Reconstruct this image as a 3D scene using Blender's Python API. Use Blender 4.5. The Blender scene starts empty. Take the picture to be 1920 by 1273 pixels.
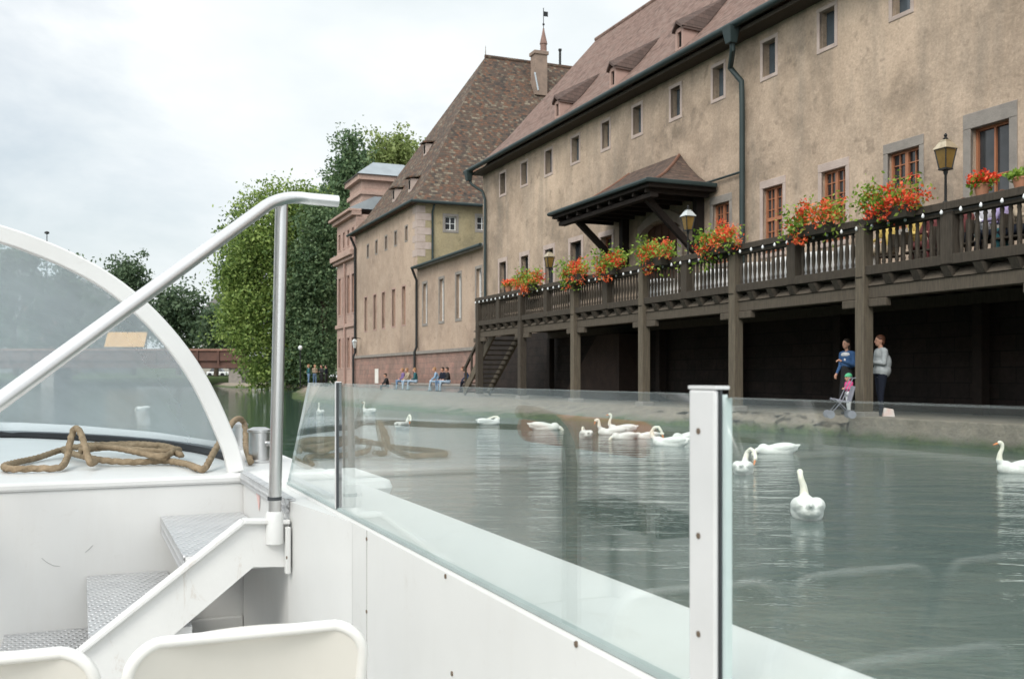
import bpy, bmesh, math, random
import numpy as np
from mathutils import Vector, Matrix
random.seed(7); np.random.seed(7)
sc = bpy.context.scene
COL = sc.collection
R = math.radians

# ------------------------------------------------------------ camera frame
F, CX, HY, H = 1867.0, 960.0, 705.0, 1.25      # focal length in photo pixels, horizon row, eye height above water
class Frame:
    """horizontal frame: p = distance to the side, s = distance along"""
    def __init__(self, vp):
        t = math.atan((CX - vp) / F); self.c, self.s = math.cos(t), math.sin(t)
    def __call__(self, p, s, z):
        return Vector((p*self.c - s*self.s, p*self.s + s*self.c, z))
    def inv(self, X, Y):
        return (X*self.c + Y*self.s, -X*self.s + Y*self.c)
    def onp(self, px, py, p):
        a = (px-CX)/F; Y = p/(a*self.c + self.s); X = a*Y
        return (p, -X*self.s + Y*self.c, H + (HY-py)/F*Y)
    def ons(self, px, py, s):
        a = (px-CX)/F; Y = s/(-a*self.s + self.c); X = a*Y
        return (X*self.c + Y*self.s, s, H + (HY-py)/F*Y)
    def onz(self, px, py, z):
        Y = (H-z)*F/(py-HY); X = (px-CX)/F*Y
        p, s = self.inv(X, Y); return (p, s, z)
G = Frame(180)      # quay and buildings
B = Frame(150)      # boat
W = lambda x, y, z: Vector((x, y, z))
def wz(px, py, z):
    Y = (H-z)*F/(py-HY); return Vector(((px-CX)/F*Y, Y, z))
def wY(px, py, Y):
    return Vector(((px-CX)/F*Y, Y, H + (HY-py)/F*Y))

# ------------------------------------------------------------ mesh builder
def world_loc(o):
    v = Vector((0, 0, 0))
    while o is not None: v += o.location; o = o.parent
    return v
class MB:
    def __init__(self, fr=None): self.v, self.f, self.fr, self.mi, self.cur = [], [], fr or W, [], 0
    def P(self, *a):
        self.v.append(self.fr(*a)); return len(self.v)-1
    def face(self, idx): self.f.append(tuple(idx)); self.mi.append(self.cur)
    def quad(self, a, b, c, d): self.face([self.P(*x) for x in (a, b, c, d)])
    def poly(self, pts): self.face([self.P(*x) for x in pts])
    def hexa(self, lo, hi):
        """lo, hi: matching loops of points; closed prism"""
        n = len(lo); a = [self.P(*x) for x in lo]; b = [self.P(*x) for x in hi]
        self.face(a[::-1]); self.face(b)
        for i in range(n): self.face((a[i], a[(i+1) % n], b[(i+1) % n], b[i]))
    def box(self, x0, x1, y0, y1, z0, z1):
        self.hexa([(x0,y0,z0),(x1,y0,z0),(x1,y1,z0),(x0,y1,z0)], [(x0,y0,z1),(x1,y0,z1),(x1,y1,z1),(x0,y1,z1)])
    def bar(self, a, b, w, h, up=(0,0,1)):
        """rectangular bar between two frame points"""
        A, Bq = Vector(a), Vector(b); d = (Bq-A).normalized(); u = Vector(up)
        sd = d.cross(u); 
        if sd.length < 1e-4: sd = d.cross(Vector((1,0,0)))
        sd.normalize(); u = sd.cross(d).normalized()
        L = []
        for q in (A, Bq):
            L.append([tuple(q + sd*w/2*i + u*h/2*j) for i, j in ((-1,-1),(1,-1),(1,1),(-1,1))])
        self.hexa(L[0], L[1])
    def tube(self, pts, r, n=10, cap=True, lobes=0, twist=0):
        pts = [self.fr(*q) for q in pts]; rs = r if isinstance(r, (list, tuple)) else [r]*len(pts)
        rings = []; prev = None; acc = 0
        for i, q in enumerate(pts):
            t = (pts[min(i+1, len(pts)-1)] - pts[max(i-1, 0)]).normalized()
            if prev is None:
                u = t.cross(Vector((0,0,1)))
                if u.length < .05: u = t.cross(Vector((1,0,0)))
                u.normalize()
            else:
                u = (prev - t*prev.dot(t)).normalized(); acc += (q-pts[i-1]).length
            prev = u; w = t.cross(u); ring = []
            for k in range(n):
                a = 2*math.pi*k/n; rr = rs[i]
                if lobes: rr *= 1 + .14*math.cos(lobes*(a) + twist*acc)
                self.v.append(q + (u*math.cos(a) + w*math.sin(a))*rr); ring.append(len(self.v)-1)
            rings.append(ring)
        for a, b in zip(rings, rings[1:]):
            for k in range(n): self.face((a[k], a[(k+1) % n], b[(k+1) % n], b[k]))
        if cap: self.face(rings[0][::-1]); self.face(rings[-1])
    def lathe(self, o, prof, n=12):
        """prof: list of (r, z); around vertical axis at frame point o"""
        rings = []
        for r, z in prof:
            rings.append([self.P(o[0]+r*math.cos(2*math.pi*k/n), o[1]+r*math.sin(2*math.pi*k/n), o[2]+z) for k in range(n)])
        for a, b in zip(rings, rings[1:]):
            for k in range(n): self.face((a[k], a[(k+1) % n], b[(k+1) % n], b[k]))
        self.face(rings[0][::-1]); self.face(rings[-1])
    def ell(self, c, r, n=12, m=8, rot=None):
        c = self.fr(*c); rings = []
        for j in range(1, m):
            a = math.pi*j/m
            ring = []
            for k in range(n):
                q = Vector((r[0]*math.sin(a)*math.cos(2*math.pi*k/n), r[1]*math.sin(a)*math.sin(2*math.pi*k/n), r[2]*math.cos(a)))
                if rot: q = rot @ q
                self.v.append(c+q); ring.append(len(self.v)-1)
            rings.append(ring)
        tp, bt = Vector((0,0,r[2])), Vector((0,0,-r[2]))
        if rot: tp, bt = rot @ tp, rot @ bt
        self.v.append(c+tp); it = len(self.v)-1; self.v.append(c+bt); ib = len(self.v)-1
        for k in range(n):
            self.face((it, rings[0][k], rings[0][(k+1) % n])); self.face((ib, rings[-1][(k+1) % n], rings[-1][k]))
        for a, b in zip(rings, rings[1:]):
            for k in range(n): self.face((a[k], b[k], b[(k+1) % n], a[(k+1) % n]))
    def build(self, name, mats, parent=None, smooth=False, bevel=0, norm=True):
        me = bpy.data.meshes.new(name)
        off = world_loc(parent) if parent else Vector((0,0,0))
        me.from_pydata([tuple(q-off) for q in self.v], [], self.f)
        if not isinstance(mats, (list, tuple)): mats = [mats]
        for m in mats: me.materials.append(m)
        if len(mats) > 1: me.polygons.foreach_set('material_index', self.mi)
        if norm:
            bm = bmesh.new(); bm.from_mesh(me)
            bmesh.ops.remove_doubles(bm, verts=bm.verts, dist=1e-5)
            bmesh.ops.recalc_face_normals(bm, faces=bm.faces); bm.to_mesh(me); bm.free()
        uvl = me.uv_layers.new(name='uv'); me.update()
        for pl in me.polygons:                       # planar coordinates in metres on every face
            nn = pl.normal; u = Vector((-nn.y, nn.x, 0))
            if u.length < .2: u = Vector((1, 0, 0))
            u.normalize(); v = nn.cross(u)
            for li in pl.loop_indices:
                q = me.vertices[me.loops[li].vertex_index].co
                uvl.data[li].uv = (q.dot(u), q.dot(v))
        if smooth:
            me.polygons.foreach_set('use_smooth', [True]*len(me.polygons))
        o = bpy.data.objects.new(name, me); COL.objects.link(o)
        if parent: o.parent = parent
        if smooth and smooth != 'all':
            me.set_sharp_from_angle(angle=R(40))
        if bevel:
            b = o.modifiers.new('bevel', 'BEVEL'); b.width = bevel; b.segments = 2; b.limit_method = 'ANGLE'; b.angle_limit = R(40)
        return o
def empty(name, loc, label=None, cat=None, group=None):
    o = bpy.data.objects.new(name, None); COL.objects.link(o); o.location = loc; o.empty_display_size = .2
    if label: o['label'] = label
    if cat: o['category'] = cat
    if group: o['group'] = group
    return o
def tag(o, label, cat, group=None):
    o['label'] = label; o['category'] = cat
    if group: o['group'] = group
    return o
def struct(o, kind='structure'): o['kind'] = kind; return o
def copy_tree(o, parent=None):
    c = o.copy(); COL.objects.link(c)
    if parent: c.parent = parent
    for ch in list(o.children): copy_tree(ch, c)
    return c

# ------------------------------------------------------------ materials
class NT:
    def __init__(self, name):
        self.m = bpy.data.materials.new(name); self.m.use_nodes = True; self.t = self.m.node_tree
        self.b = self.t.nodes['Principled BSDF']; self.out = self.t.nodes['Material Output']
        self.tc = self.t.nodes.new('ShaderNodeTexCoord')
    def n(self, typ, **kw):
        x = self.t.nodes.new('ShaderNode'+typ)
        for k, v in kw.items():
            if k.startswith('i_'): x.inputs[k[2:].replace('_', ' ')].default_value = v
            else: setattr(x, k, v)
        return x
    def l(self, a, b): self.t.links.new(a, b)
    def map(self, co='Object', scale=(1,1,1), rot=(0,0,0)):
        m = self.n('Mapping'); m.inputs['Scale'].default_value = scale; m.inputs['Rotation'].default_value = rot
        self.l(self.tc.outputs[co], m.inputs[0]); return m.outputs[0]
    def noise(self, vec, scale, detail=4, rough=.6, dist=0):
        x = self.n('TexNoise'); x.inputs['Scale'].default_value = scale; x.inputs['Detail'].default_value = detail
        x.inputs['Roughness'].default_value = rough; x.inputs['Distortion'].default_value = dist
        self.l(vec, x.inputs['Vector']); return x.outputs['Fac']
    def ramp(self, fac, stops, interp='LINEAR'):
        x = self.n('ValToRGB'); cr = x.color_ramp; cr.interpolation = interp
        while len(cr.elements) < len(stops): cr.elements.new(.5)
        for e, (p, c) in zip(cr.elements, stops):
            e.position = p; e.color = (*c, 1) if len(c) == 3 else c
        self.l(fac, x.inputs[0]); return x.outputs[0]
    def mix(self, fac, a, b, mode='MIX'):
        x = self.n('MixRGB', blend_type=mode)
        for k, v in zip((0, 1, 2), (fac, a, b)):
            if isinstance(v, (int, float)): x.inputs[k].default_value = v
            elif isinstance(v, tuple): x.inputs[k].default_value = (*v, 1)
            else: self.l(v, x.inputs[k])
        return x.outputs[0]
    def math(self, op, a, b=0.0, c=None):
        x = self.n('Math', operation=op)
        for k, v in enumerate((a, b) if c is None else (a, b, c)):
            if isinstance(v, (int, float)): x.inputs[k].default_value = v
            else: self.l(v, x.inputs[k])
        return x.outputs[0]
    def base(self, s): self.l(s, self.b.inputs['Base Color'])
    def bump(self, h, dist=.02, strength=1.0):
        x = self.n('Bump'); x.inputs['Distance'].default_value = dist; x.inputs['Strength'].default_value = strength
        self.l(h, x.inputs['Height']); self.l(x.outputs[0], self.b.inputs['Normal']); return x
    def set(self, rough=.6, metal=0, spec=.5):
        self.b.inputs['Roughness'].default_value = rough; self.b.inputs['Metallic'].default_value = metal
        self.b.inputs['Specular IOR Level'].default_value = spec; return self.m
def simple(name, c1, c2=None, scale=3, rough=.6, metal=0, spec=.4, bump=0, bscale=40, detail=5, stretch=(1,1,1)):
    t = NT(name); c2 = c2 or tuple(x*.85 for x in c1)
    vec = t.map('Object', stretch)
    t.base(t.ramp(t.noise(vec, scale, detail), [(.3, c1), (.7, c2)]))
    if bump: t.bump(t.noise(vec, bscale, 4), bump)
    return t.set(rough, metal, spec)
def plaster(name, light, mid, dark, grey, streak=.5):
    t = NT(name); v = t.map('Object')
    a = t.noise(v, .35, 8, .65, .4); b = t.noise(v, 1.6, 6, .65, .2)
    big = t.ramp(a, [(.34, light), (.5, mid), (.64, dark)])
    lf = t.noise(t.map('Object', (1,1,1.6)), .075, 3, .5); big = t.mix(1.0, big, t.ramp(lf, [(.36, (1.04,1.04,1.03)), (.62, (.72,.72,.725))]), 'MULTIPLY')
    vz = t.map('Object', (1.3, 1.3, .16)); s = t.noise(vz, 1.1, 6, .6)
    c = t.mix(t.ramp(s, [(.45, (0,0,0)), (.75, (streak,)*3)]), big, grey)
    c = t.mix(t.ramp(b, [(.5, (0,0,0)), (.72, (.55,)*3)]), c, light)
    sp = t.noise(v, 2.6, 3, .5)
    c = t.mix(t.ramp(sp, [(.62, (0,0,0)), (.72, (.5,)*3)]), c, tuple(x*.6 for x in dark))
    c = t.mix(.5, c, t.ramp(t.noise(v, 14, 5, .7), [(.3, (.35,)*3), (.7, (.68,)*3)]), 'OVERLAY')
    t.base(c); t.bump(t.noise(v, 9, 8, .7), .03, .7)
    return t.set(.92, 0, .15)
def tiles(name, cols, w=.19, h=.16, mortar=(.05,.035,.03), jitter=.5):
    """plain roof tiles: a colour of its own for every tile"""
    t = NT(name); uv = t.map('UV')
    sx = t.n('SeparateXYZ'); t.l(uv, sx.inputs[0])
    row = t.math('FLOOR', t.math('DIVIDE', sx.outputs[1], h))
    u = t.math('ADD', t.math('DIVIDE', sx.outputs[0], w), t.math('MULTIPLY', t.math('MODULO', row, 2.0), .5))
    cx = t.n('CombineXYZ'); t.l(t.math('FLOOR', u), cx.inputs[0]); t.l(row, cx.inputs[1])
    wn = t.n('TexWhiteNoise', noise_dimensions='2D'); t.l(cx.outputs[0], wn.inputs['Vector'])
    ob = t.map('Object')
    f = t.math('ADD', t.math('MULTIPLY', wn.outputs['Value'], jitter), t.math('MULTIPLY', t.noise(ob, .55, 6, .7, .3), 1.3-jitter))
    k = len(cols); c = t.ramp(t.math('SUBTRACT', f, .12), [((i+.5)/k, q) for i, q in enumerate(cols)])
    fv = t.math('FRACT', t.math('DIVIDE', sx.outputs[1], h)); fu = t.math('FRACT', u)
    edge = t.math('MAXIMUM', t.math('LESS_THAN', fv, .14), t.math('LESS_THAN', fu, .07))
    c = t.mix(t.math('MULTIPLY', edge, .6), c, mortar)
    c = t.mix(t.ramp(t.noise(ob, 1.3, 6, .7), [(.55, (0,0,0)), (.75, (.45,)*3)]), c, tuple(x*.55 for x in cols[0]))
    t.base(c); t.bump(t.math('ADD', t.math('SUBTRACT', 1.0, fv), t.math('MULTIPLY', wn.outputs['Value'], .5)), .03, .8)
    return t.set(.9, 0, .2)
def masonry(name, c1, c2, mortar, w=.7, h=.3, rough=.9, dirt=(.05,.045,.04), dirtamt=.6):
    t = NT(name); uv = t.map('UV')
    b = t.n('TexBrick'); t.l(uv, b.inputs['Vector'])
    for k, v in (('Color1', c1), ('Color2', c2), ('Mortar', mortar)): b.inputs[k].default_value = (*v, 1)
    b.inputs['Scale'].default_value = 1; b.inputs['Brick Width'].default_value = w; b.inputs['Row Height'].default_value = h
    b.inputs['Mortar Size'].default_value = .012
    ob = t.map('Object'); n = t.noise(ob, .9, 7, .7, .4)
    c = t.mix(t.ramp(n, [(.4, (0,0,0)), (.7, (dirtamt,)*3)]), b.outputs['Color'], dirt)
    c = t.mix(.5, c, t.ramp(t.noise(ob, 9, 5, .7), [(.3, (.33,)*3), (.7, (.66,)*3)]), 'OVERLAY')
    t.base(c); t.bump(t.math('ADD', t.math('MULTIPLY', b.outputs['Fac'], -.6), t.noise(ob, 12, 6, .7)), .02, .7)
    return t.set(rough, 0, .2)
def leafmat(name, dark, mid, light, yellow=None):
    t = NT(name); ge = t.n('NewGeometry'); ob = t.map('Object')
    f = t.math('ADD', t.math('MULTIPLY', ge.outputs['Random Per Island'], .6), t.math('MULTIPLY', t.noise(ob, .45, 3, .6), .7))
    st = [(.35, dark), (.62, mid), (.9, light)]
    t.base(t.ramp(f, st))
    tr = t.n('BsdfTranslucent'); t.l(t.b.inputs['Base Color'].links[0].from_socket, tr.inputs[0])
    mx = t.n('MixShader'); mx.inputs[0].default_value = .35
    t.set(.55, 0, .3); t.l(t.b.outputs[0], mx.inputs[1]); t.l(tr.outputs[0], mx.inputs[2]); t.l(mx.outputs[0], t.out.inputs[0])
    return t.m
def cloth(name, c): return simple(name, c, tuple(x*.75 for x in c), 12, .9, 0, .15)

M = {}
M['plaster'] = plaster('weathered_plaster', (.565,.435,.33), (.44,.337,.253), (.285,.222,.168), (.20,.177,.147), .6)
M['plaster_far'] = plaster('pink_plaster', (.50,.385,.30), (.45,.34,.26), (.36,.27,.21), (.30,.25,.21), .3)
M['plaster_yellow'] = plaster('ochre_plaster', (.40,.335,.21), (.34,.28,.17), (.26,.22,.14), (.22,.20,.15), .3)
M['pink_stone'] = masonry('pink_sandstone', (.47,.33,.27), (.43,.30,.25), (.36,.27,.22), 1.1, .45, .9, (.22,.16,.14), .4)
M['red_stone'] = masonry('red_sandstone_base', (.36,.215,.175), (.30,.20,.165), (.22,.16,.14), .8, .32, .9, (.13,.105,.09), .8)
M['dark_stone'] = masonry('sooty_stone_with_shade_colour', (.035,.026,.022), (.026,.021,.019), (.016,.014,.013), .8, .34, .95, (.012,.011,.01), .8)  # sooty stone, coloured near black to include the shade under the gallery
M['roof'] = tiles('brown_pink_roof_tiles', [(.095,.066,.054), (.15,.098,.08), (.20,.128,.104), (.235,.16,.132), (.16,.125,.104)], .19, .17, (.07,.045,.036), .55)
M['roof_old'] = tiles('mottled_old_roof_tiles', [(.042,.037,.034), (.07,.056,.047), (.11,.07,.052), (.082,.069,.056), (.15,.078,.05), (.12,.097,.073), (.21,.175,.13)], .21, .18, (.035,.03,.027), .75)
M['roof_canopy'] = tiles('porch_roof_tiles', [(.07,.052,.045), (.095,.07,.058), (.125,.088,.07), (.15,.10,.08)], .18, .15, (.04,.03,.025), .6)
M['zinc'] = simple('zinc_sheet', (.36,.40,.42), (.30,.33,.35), 1.5, .5, .3, .5)
M['green_metal'] = simple('green_painted_gutter', (.014,.028,.028), (.024,.04,.04), 2, .6, 0, .5)
M['trim'] = simple('pale_sandstone_trim', (.50,.41,.36), (.40,.32,.28), 3, .9, 0, .2, .01, 25)
M['trim_grey'] = simple('grey_sandstone_trim', (.30,.27,.24), (.22,.20,.18), 3, .9, 0, .2, .01, 25)
M['trim_pink'] = simple('rose_stone_trim', (.42,.28,.24), (.34,.24,.20), 3, .9, 0, .2, .01, 25)
M['wood'] = simple('weathered_dark_timber', (.085,.070,.054), (.05,.042,.034), 5, .85, 0, .2, .012, 30, 6, (6,6,.8))
M['wood_light'] = simple('weathered_grey_timber', (.165,.137,.10), (.10,.083,.063), 4, .85, 0, .2, .012, 30, 6, (6,6,.6))
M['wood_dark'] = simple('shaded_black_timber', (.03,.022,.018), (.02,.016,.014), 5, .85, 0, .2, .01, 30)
M['sash'] = simple('red_brown_window_wood', (.40,.17,.085), (.32,.13,.07), 6, .6, 0, .4)
M['door'] = simple('brown_plank_door', (.13,.06,.035), (.08,.04,.026), 8, .7, 0, .3, .01, 30, 5, (8,8,.5))
def pane():
    t = NT('dark_window_glass'); t.base(t.ramp(t.noise(t.map('Object'), .8, 3), [(.35, (.02,.022,.024)), (.7, (.07,.075,.08))]))
    return t.set(.12, 0, .6)
M['pane'] = pane()
M['pane_sky'] = simple('old_glass_with_sky_colour', (.10,.125,.145), (.055,.065,.075), 1.5, .1, 0, .6)  # sky reflection of the upper panes is put into this bluish base colour
M['dark'] = simple('dark_interior', (.02,.017,.015), None, 3, .9, 0, .1)
# boat
def boatwhite():
    t = NT('white_boat_paint'); v = t.map('Object')
    c = t.ramp(t.noise(v, 1.2, 5), [(.3, (.72,.72,.705)), (.7, (.65,.65,.635))])
    d = t.ramp(t.noise(v, 5, 9, .78, .6), [(.58, (0,0,0)), (.80, (.34,)*3)])
    c = t.mix(d, c, (.42,.38,.33)); s = t.noise(t.map('Object', (2.6,2.6,.5)), 1.6, 8, .75, .4)
    t.base(t.mix(t.ramp(s, [(.52, (0,0,0)), (.80, (.16,)*3)]), c, (.50,.46,.40))); t.bump(t.noise(v, 3, 3), .004, .5)
    return t.set(.38, 0, .4)
M['white'] = boatwhite()
def wornwhite():
    t = NT('worn_white_paint_with_rust'); v = t.map('Object')
    c = t.ramp(t.noise(v, 2.5, 6), [(.3, (.74,.735,.72)), (.7, (.66,.655,.64))])
    d = t.noise(t.map('Object', (9,9,3.2)), 1.5, 9, .8, .7)
    c = t.mix(t.ramp(d, [(.56, (0,0,0)), (.66, (.35,)*3), (.80, (.8,)*3)]), c, (.40,.30,.21))
    t.base(c); t.bump(t.noise(v, 5, 5), .004, .6); return t.set(.45, 0, .35)
M['white_worn'] = wornwhite()
M['seat'] = simple('ivory_moulded_plastic', (.72,.695,.64), (.67,.645,.59), 3, .35, 0, .5)
M['seat_rim'] = simple('white_plastic_rim', (.78,.77,.74), (.74,.73,.70), 3, .3, 0, .5)
M['floor'] = simple('pale_grey_deck_floor', (.56,.57,.56), (.50,.51,.50), 4, .7, 0, .3, .003, 60)
M['steel'] = simple('brushed_stainless_steel', (.66,.655,.645), (.58,.575,.57), 6, .3, .95, .5)
M['steel_bright'] = simple('highlight_coloured_steel', (.88,.87,.86), (.82,.81,.80), 6, .36, .9, .5)  # same steel as the post, brighter base colour standing in for highlights
M['wood_mid'] = simple('weathered_mid_timber', (.125,.103,.078), (.08,.066,.052), 5, .85, 0, .2, .012, 30, 6, (6,6,.8))
M['alu'] = simple('pale_anodised_aluminium', (.68,.675,.67), (.62,.62,.615), 6, .42, .1, .5)
M['alu_dark'] = simple('dark_glazing_gasket', (.05,.055,.06), None, 6, .5, 0, .4)
M['rubber'] = simple('black_rubber_seal', (.022,.021,.023), None, 6, .55, 0, .3)
M['screw'] = simple('rusty_screw_head', (.20,.15,.11), None, 6, .6, .5, .3)
M['redmark'] = simple('red_paint_smear', (.72,.30,.27), (.78,.66,.62), 45, .5, 0, .3)
def checker():
    t = NT('chequer_plate_aluminium'); uv = t.map('UV', (1,1,1), (0,0,R(45)))
    sx = t.n('SeparateXYZ'); t.l(uv, sx.inputs[0])
    k = 2*math.pi/.046
    a = t.math('SINE', t.math('MULTIPLY', sx.outputs[0], k)); b = t.math('SINE', t.math('MULTIPLY', sx.outputs[1], k))
    h = t.math('MAXIMUM', t.math('SUBTRACT', t.math('MULTIPLY', a, b), .15), 0.0)
    t.base(t.mix(t.math('MULTIPLY', h, .8), t.ramp(t.noise(t.map('Object'), 9, 5), [(.3, (.58,.585,.59)), (.7, (.46,.465,.475))]), (.82,.82,.82)))
    t.bump(h, .014, 1.0); return t.set(.38, .45, .5)
M['checker'] = checker()
def glass():
    t = NT('clear_safety_glass'); tr = t.n('BsdfTransparent'); tr.inputs[0].default_value = (.95,.98,.97,1)
    gl = t.n('BsdfGlossy'); gl.inputs['Roughness'].default_value = .012; gl.inputs[0].default_value = (1,1,1,1)
    fr = t.n('Fresnel'); ge = t.n('NewGeometry'); t.l(t.math('MULTIPLY_ADD', ge.outputs['Backfacing'], 1/1.5-1.5, 1.5), fr.inputs['IOR'])
    # thin film of water marks and dust
    df = t.n('BsdfDiffuse'); df.inputs[0].default_value = (.75,.8,.8,1)
    mx = t.n('MixShader'); t.l(fr.outputs[0], mx.inputs[0]); t.l(tr.outputs[0], mx.inputs[1]); t.l(gl.outputs[0], mx.inputs[2])
    m2 = t.n('MixShader'); t.l(t.ramp(t.noise(t.map('Object'), 2.5, 6, .7), [(.3, (.015,)*3), (.75, (.045,)*3)]), m2.inputs[0])
    t.l(mx.outputs[0], m2.inputs[1]); t.l(df.outputs[0], m2.inputs[2]); t.l(m2.outputs[0], t.out.inputs[0]); return t.m
M['glass'] = glass()
M['glass_edge'] = simple('polished_glass_edge', (.70,.78,.77), (.64,.73,.72), 30, .25, 0, .6)
def acrylic():
    t = NT('milky_acrylic_sheet'); tr = t.n('BsdfTransparent'); tr.inputs[0].default_value = (.84,.91,.93,1)
    df = t.n('BsdfDiffuse'); df.inputs[0].default_value = (.70,.79,.83,1)
    tl = t.n('BsdfTranslucent'); tl.inputs[0].default_value = (.64,.73,.78,1)
    a = t.n('MixShader'); a.inputs[0].default_value = .5; t.l(df.outputs[0], a.inputs[1]); t.l(tl.outputs[0], a.inputs[2])
    m = t.n('MixShader'); t.l(t.ramp(t.noise(t.map('Object'), 1.5, 5, .6), [(.3, (.34,)*3), (.75, (.46,)*3)]), m.inputs[0])
    t.l(tr.outputs[0], m.inputs[1]); t.l(a.outputs[0], m.inputs[2])
    gl = t.n('BsdfGlossy'); gl.inputs['Roughness'].default_value = .15
    fr = t.n('Fresnel'); ge = t.n('NewGeometry'); t.l(t.math('MULTIPLY_ADD', ge.outputs['Backfacing'], 1/1.3-1.3, 1.3), fr.inputs['IOR'])
    m2 = t.n('MixShader'); t.l(fr.outputs[0], m2.inputs[0]); t.l(m.outputs[0], m2.inputs[1]); t.l(gl.outputs[0], m2.inputs[2])
    t.l(m2.outputs[0], t.out.inputs[0]); return t.m
M['acrylic'] = acrylic()
M['rope'] = simple('hemp_rope_fibre', (.36,.275,.185), (.22,.165,.105), 30, .95, 0, .1, .004, 160)
M['locker'] = simple('red_brown_vinyl', (.75,.17,.08), (.62,.14,.07), 5, .5, 0, .4)
# ground
def water():
    t = NT('river_water'); v = t.map('Object', (1, 1, 1), (0, 0, R(-12)))
    v2 = t.map('Object', (.55, 1.5, 1), (0, 0, R(20)))
    h = t.math('ADD', t.math('MULTIPLY', t.noise(v2, 1.7, 5, .55, .5), 1.0), t.math('MULTIPLY', t.noise(v, 6.0, 4, .6, .3), .17))
    h = t.math('ADD', h, t.math('MULTIPLY', t.noise(v, .45, 2, .5), .8))
    t.base(t.ramp(t.noise(v, .25, 4), [(.3, (.032,.066,.057)), (.7, (.044,.076,.064))])); t.bump(h, .030, 1.0)
    t.b.inputs['IOR'].default_value = 1.333; return t.set(.035, 0, .5)
M['water'] = water()
M['quay'] = simple('quay_paving', (.27,.24,.20), (.19,.17,.14), 1.5, .9, 0, .2, .03, 8)
def bank():
    t = NT('mossy_stone_bank'); v = t.map('Object'); sx = t.n('SeparateXYZ'); t.l(v, sx.inputs[0])
    n = t.noise(v, 1.5, 7, .7)
    stone = t.ramp(t.noise(v, 3, 6, .7), [(.3, (.32,.27,.21)), (.7, (.19,.16,.13))])
    moss = t.ramp(t.noise(v, 5, 5), [(.3, (.085,.12,.04)), (.7, (.045,.07,.03))])
    zz = t.math('ADD', sx.outputs[2], t.math('MULTIPLY', t.math('SUBTRACT', n, .5), .45))
    f = t.ramp(zz, [(.06, (1,1,1)), (.21, (0,0,0))])
    t.base(t.mix(f, stone, moss)); t.bump(t.noise(v, 4, 8, .7), .12, .9); return t.set(.9, 0, .2)
M['bank'] = bank()
M['grass'] = simple('bank_grass', (.07,.10,.03), (.045,.07,.022), 4, .9, 0, .2, .05, 12)
M['bark'] = simple('tree_bark', (.09,.07,.05), (.05,.04,.03), 6, .9, 0, .1, .03, 14)
M['leaf_light'] = leafmat('fresh_green_leaves', (.085,.145,.035), (.185,.27,.065), (.33,.42,.12))
M['leaf_mid'] = leafmat('mid_green_leaves', (.035,.07,.018), (.065,.115,.03), (.11,.17,.05))
M['leaf_blue'] = leafmat('bluish_green_leaves', (.05,.095,.045), (.11,.18,.085), (.20,.28,.135))
M['leaf_dark'] = leafmat('dark_green_leaves', (.05,.085,.05), (.09,.14,.075), (.15,.21,.115))
M['leaf_olive'] = leafmat('olive_green_leaves', (.13,.18,.05), (.22,.28,.09), (.34,.40,.16))
M['leaf_flower'] = leafmat('geranium_leaves', (.10,.19,.02), (.20,.33,.04), (.36,.46,.09))
M['petal_red'] = leafmat('red_geranium_petals', (.60,.035,.015), (.78,.08,.03), (.88,.18,.08))
M['petal_orange'] = leafmat('orange_red_petals', (.70,.07,.025), (.85,.15,.05), (.90,.28,.11))
M['terracotta'] = simple('terracotta_pot', (.42,.20,.12), (.34,.16,.10), 6, .85, 0, .2)
M['planter'] = simple('dark_planter_box', (.05,.045,.035), None, 6, .8, 0, .2)
M['lamp_metal'] = simple('black_lamp_iron', (.02,.022,.022), None, 6, .5, .3, .4)
M['lamp_top'] = simple('worn_brass_lamp_cap', (.62,.53,.38), (.40,.32,.22), 8, .35, .6, .5)
M['lamp_top_pale'] = simple('pale_zinc_lamp_cap', (.62,.66,.66), (.52,.55,.55), 8, .4, .4, .5)
M['amber'] = simple('amber_lamp_glass', (.22,.13,.03), (.15,.09,.02), 5, .2, 0, .6)
M['bulb'] = simple('frosted_white_bulb', (.85,.87,.87), None, 5, .3, 0, .5)
M['white_cloth'] = simple('white_table_linen', (.82,.82,.80), (.78,.78,.77), 5, .85, 0, .2)
M['swan'] = simple('white_feathers', (.78,.77,.74), (.70,.69,.65), 14, .8, 0, .2, .012, 30)
M['swan_neck'] = simple('cream_neck_feathers', (.80,.74,.60), (.78,.75,.66), 10, .8, 0, .2)
M['bill'] = simple('orange_bill', (.72,.22,.05), None, 8, .5, 0, .4)
M['black'] = simple('matt_black', (.015,.015,.016), None, 8, .6, 0, .3)
M['skin'] = simple('skin', (.55,.31,.22), (.50,.27,.19), 10, .6, 0, .3)
M['hair_brown'] = simple('brown_hair', (.13,.05,.025), (.07,.03,.018), 20, .6, 0, .3)
M['hair_dark'] = simple('dark_hair', (.03,.02,.014), None, 20, .6, 0, .3)
M['hair_fair'] = simple('fair_hair', (.36,.20,.09), (.28,.15,.07), 20, .6, 0, .3)
M['bridge'] = simple('red_brown_bridge_steel', (.15,.08,.062), (.10,.06,.05), 1.5, .8, 0, .2)
M['house_wall'] = simple('pale_house_render', (.50,.47,.42), (.42,.39,.35), 1, .9, 0, .2)
M['house_grey'] = simple('grey_house_render', (.26,.27,.27), (.22,.22,.22), 1, .9, 0, .2)
M['house_rose'] = simple('rose_house_render', (.40,.25,.20), (.34,.22,.18), 1, .9, 0, .2)
M['slate'] = simple('grey_slate_roof', (.16,.15,.145), (.11,.105,.10), 2, .8, 0, .3)
M['awning'] = simple('orange_awning_canvas', (.70,.40,.15), (.62,.35,.13), 2, .9, 0, .2)
M['car'] = simple('white_car_paint', (.75,.76,.76), None, 2, .25, 0, .5)
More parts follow.
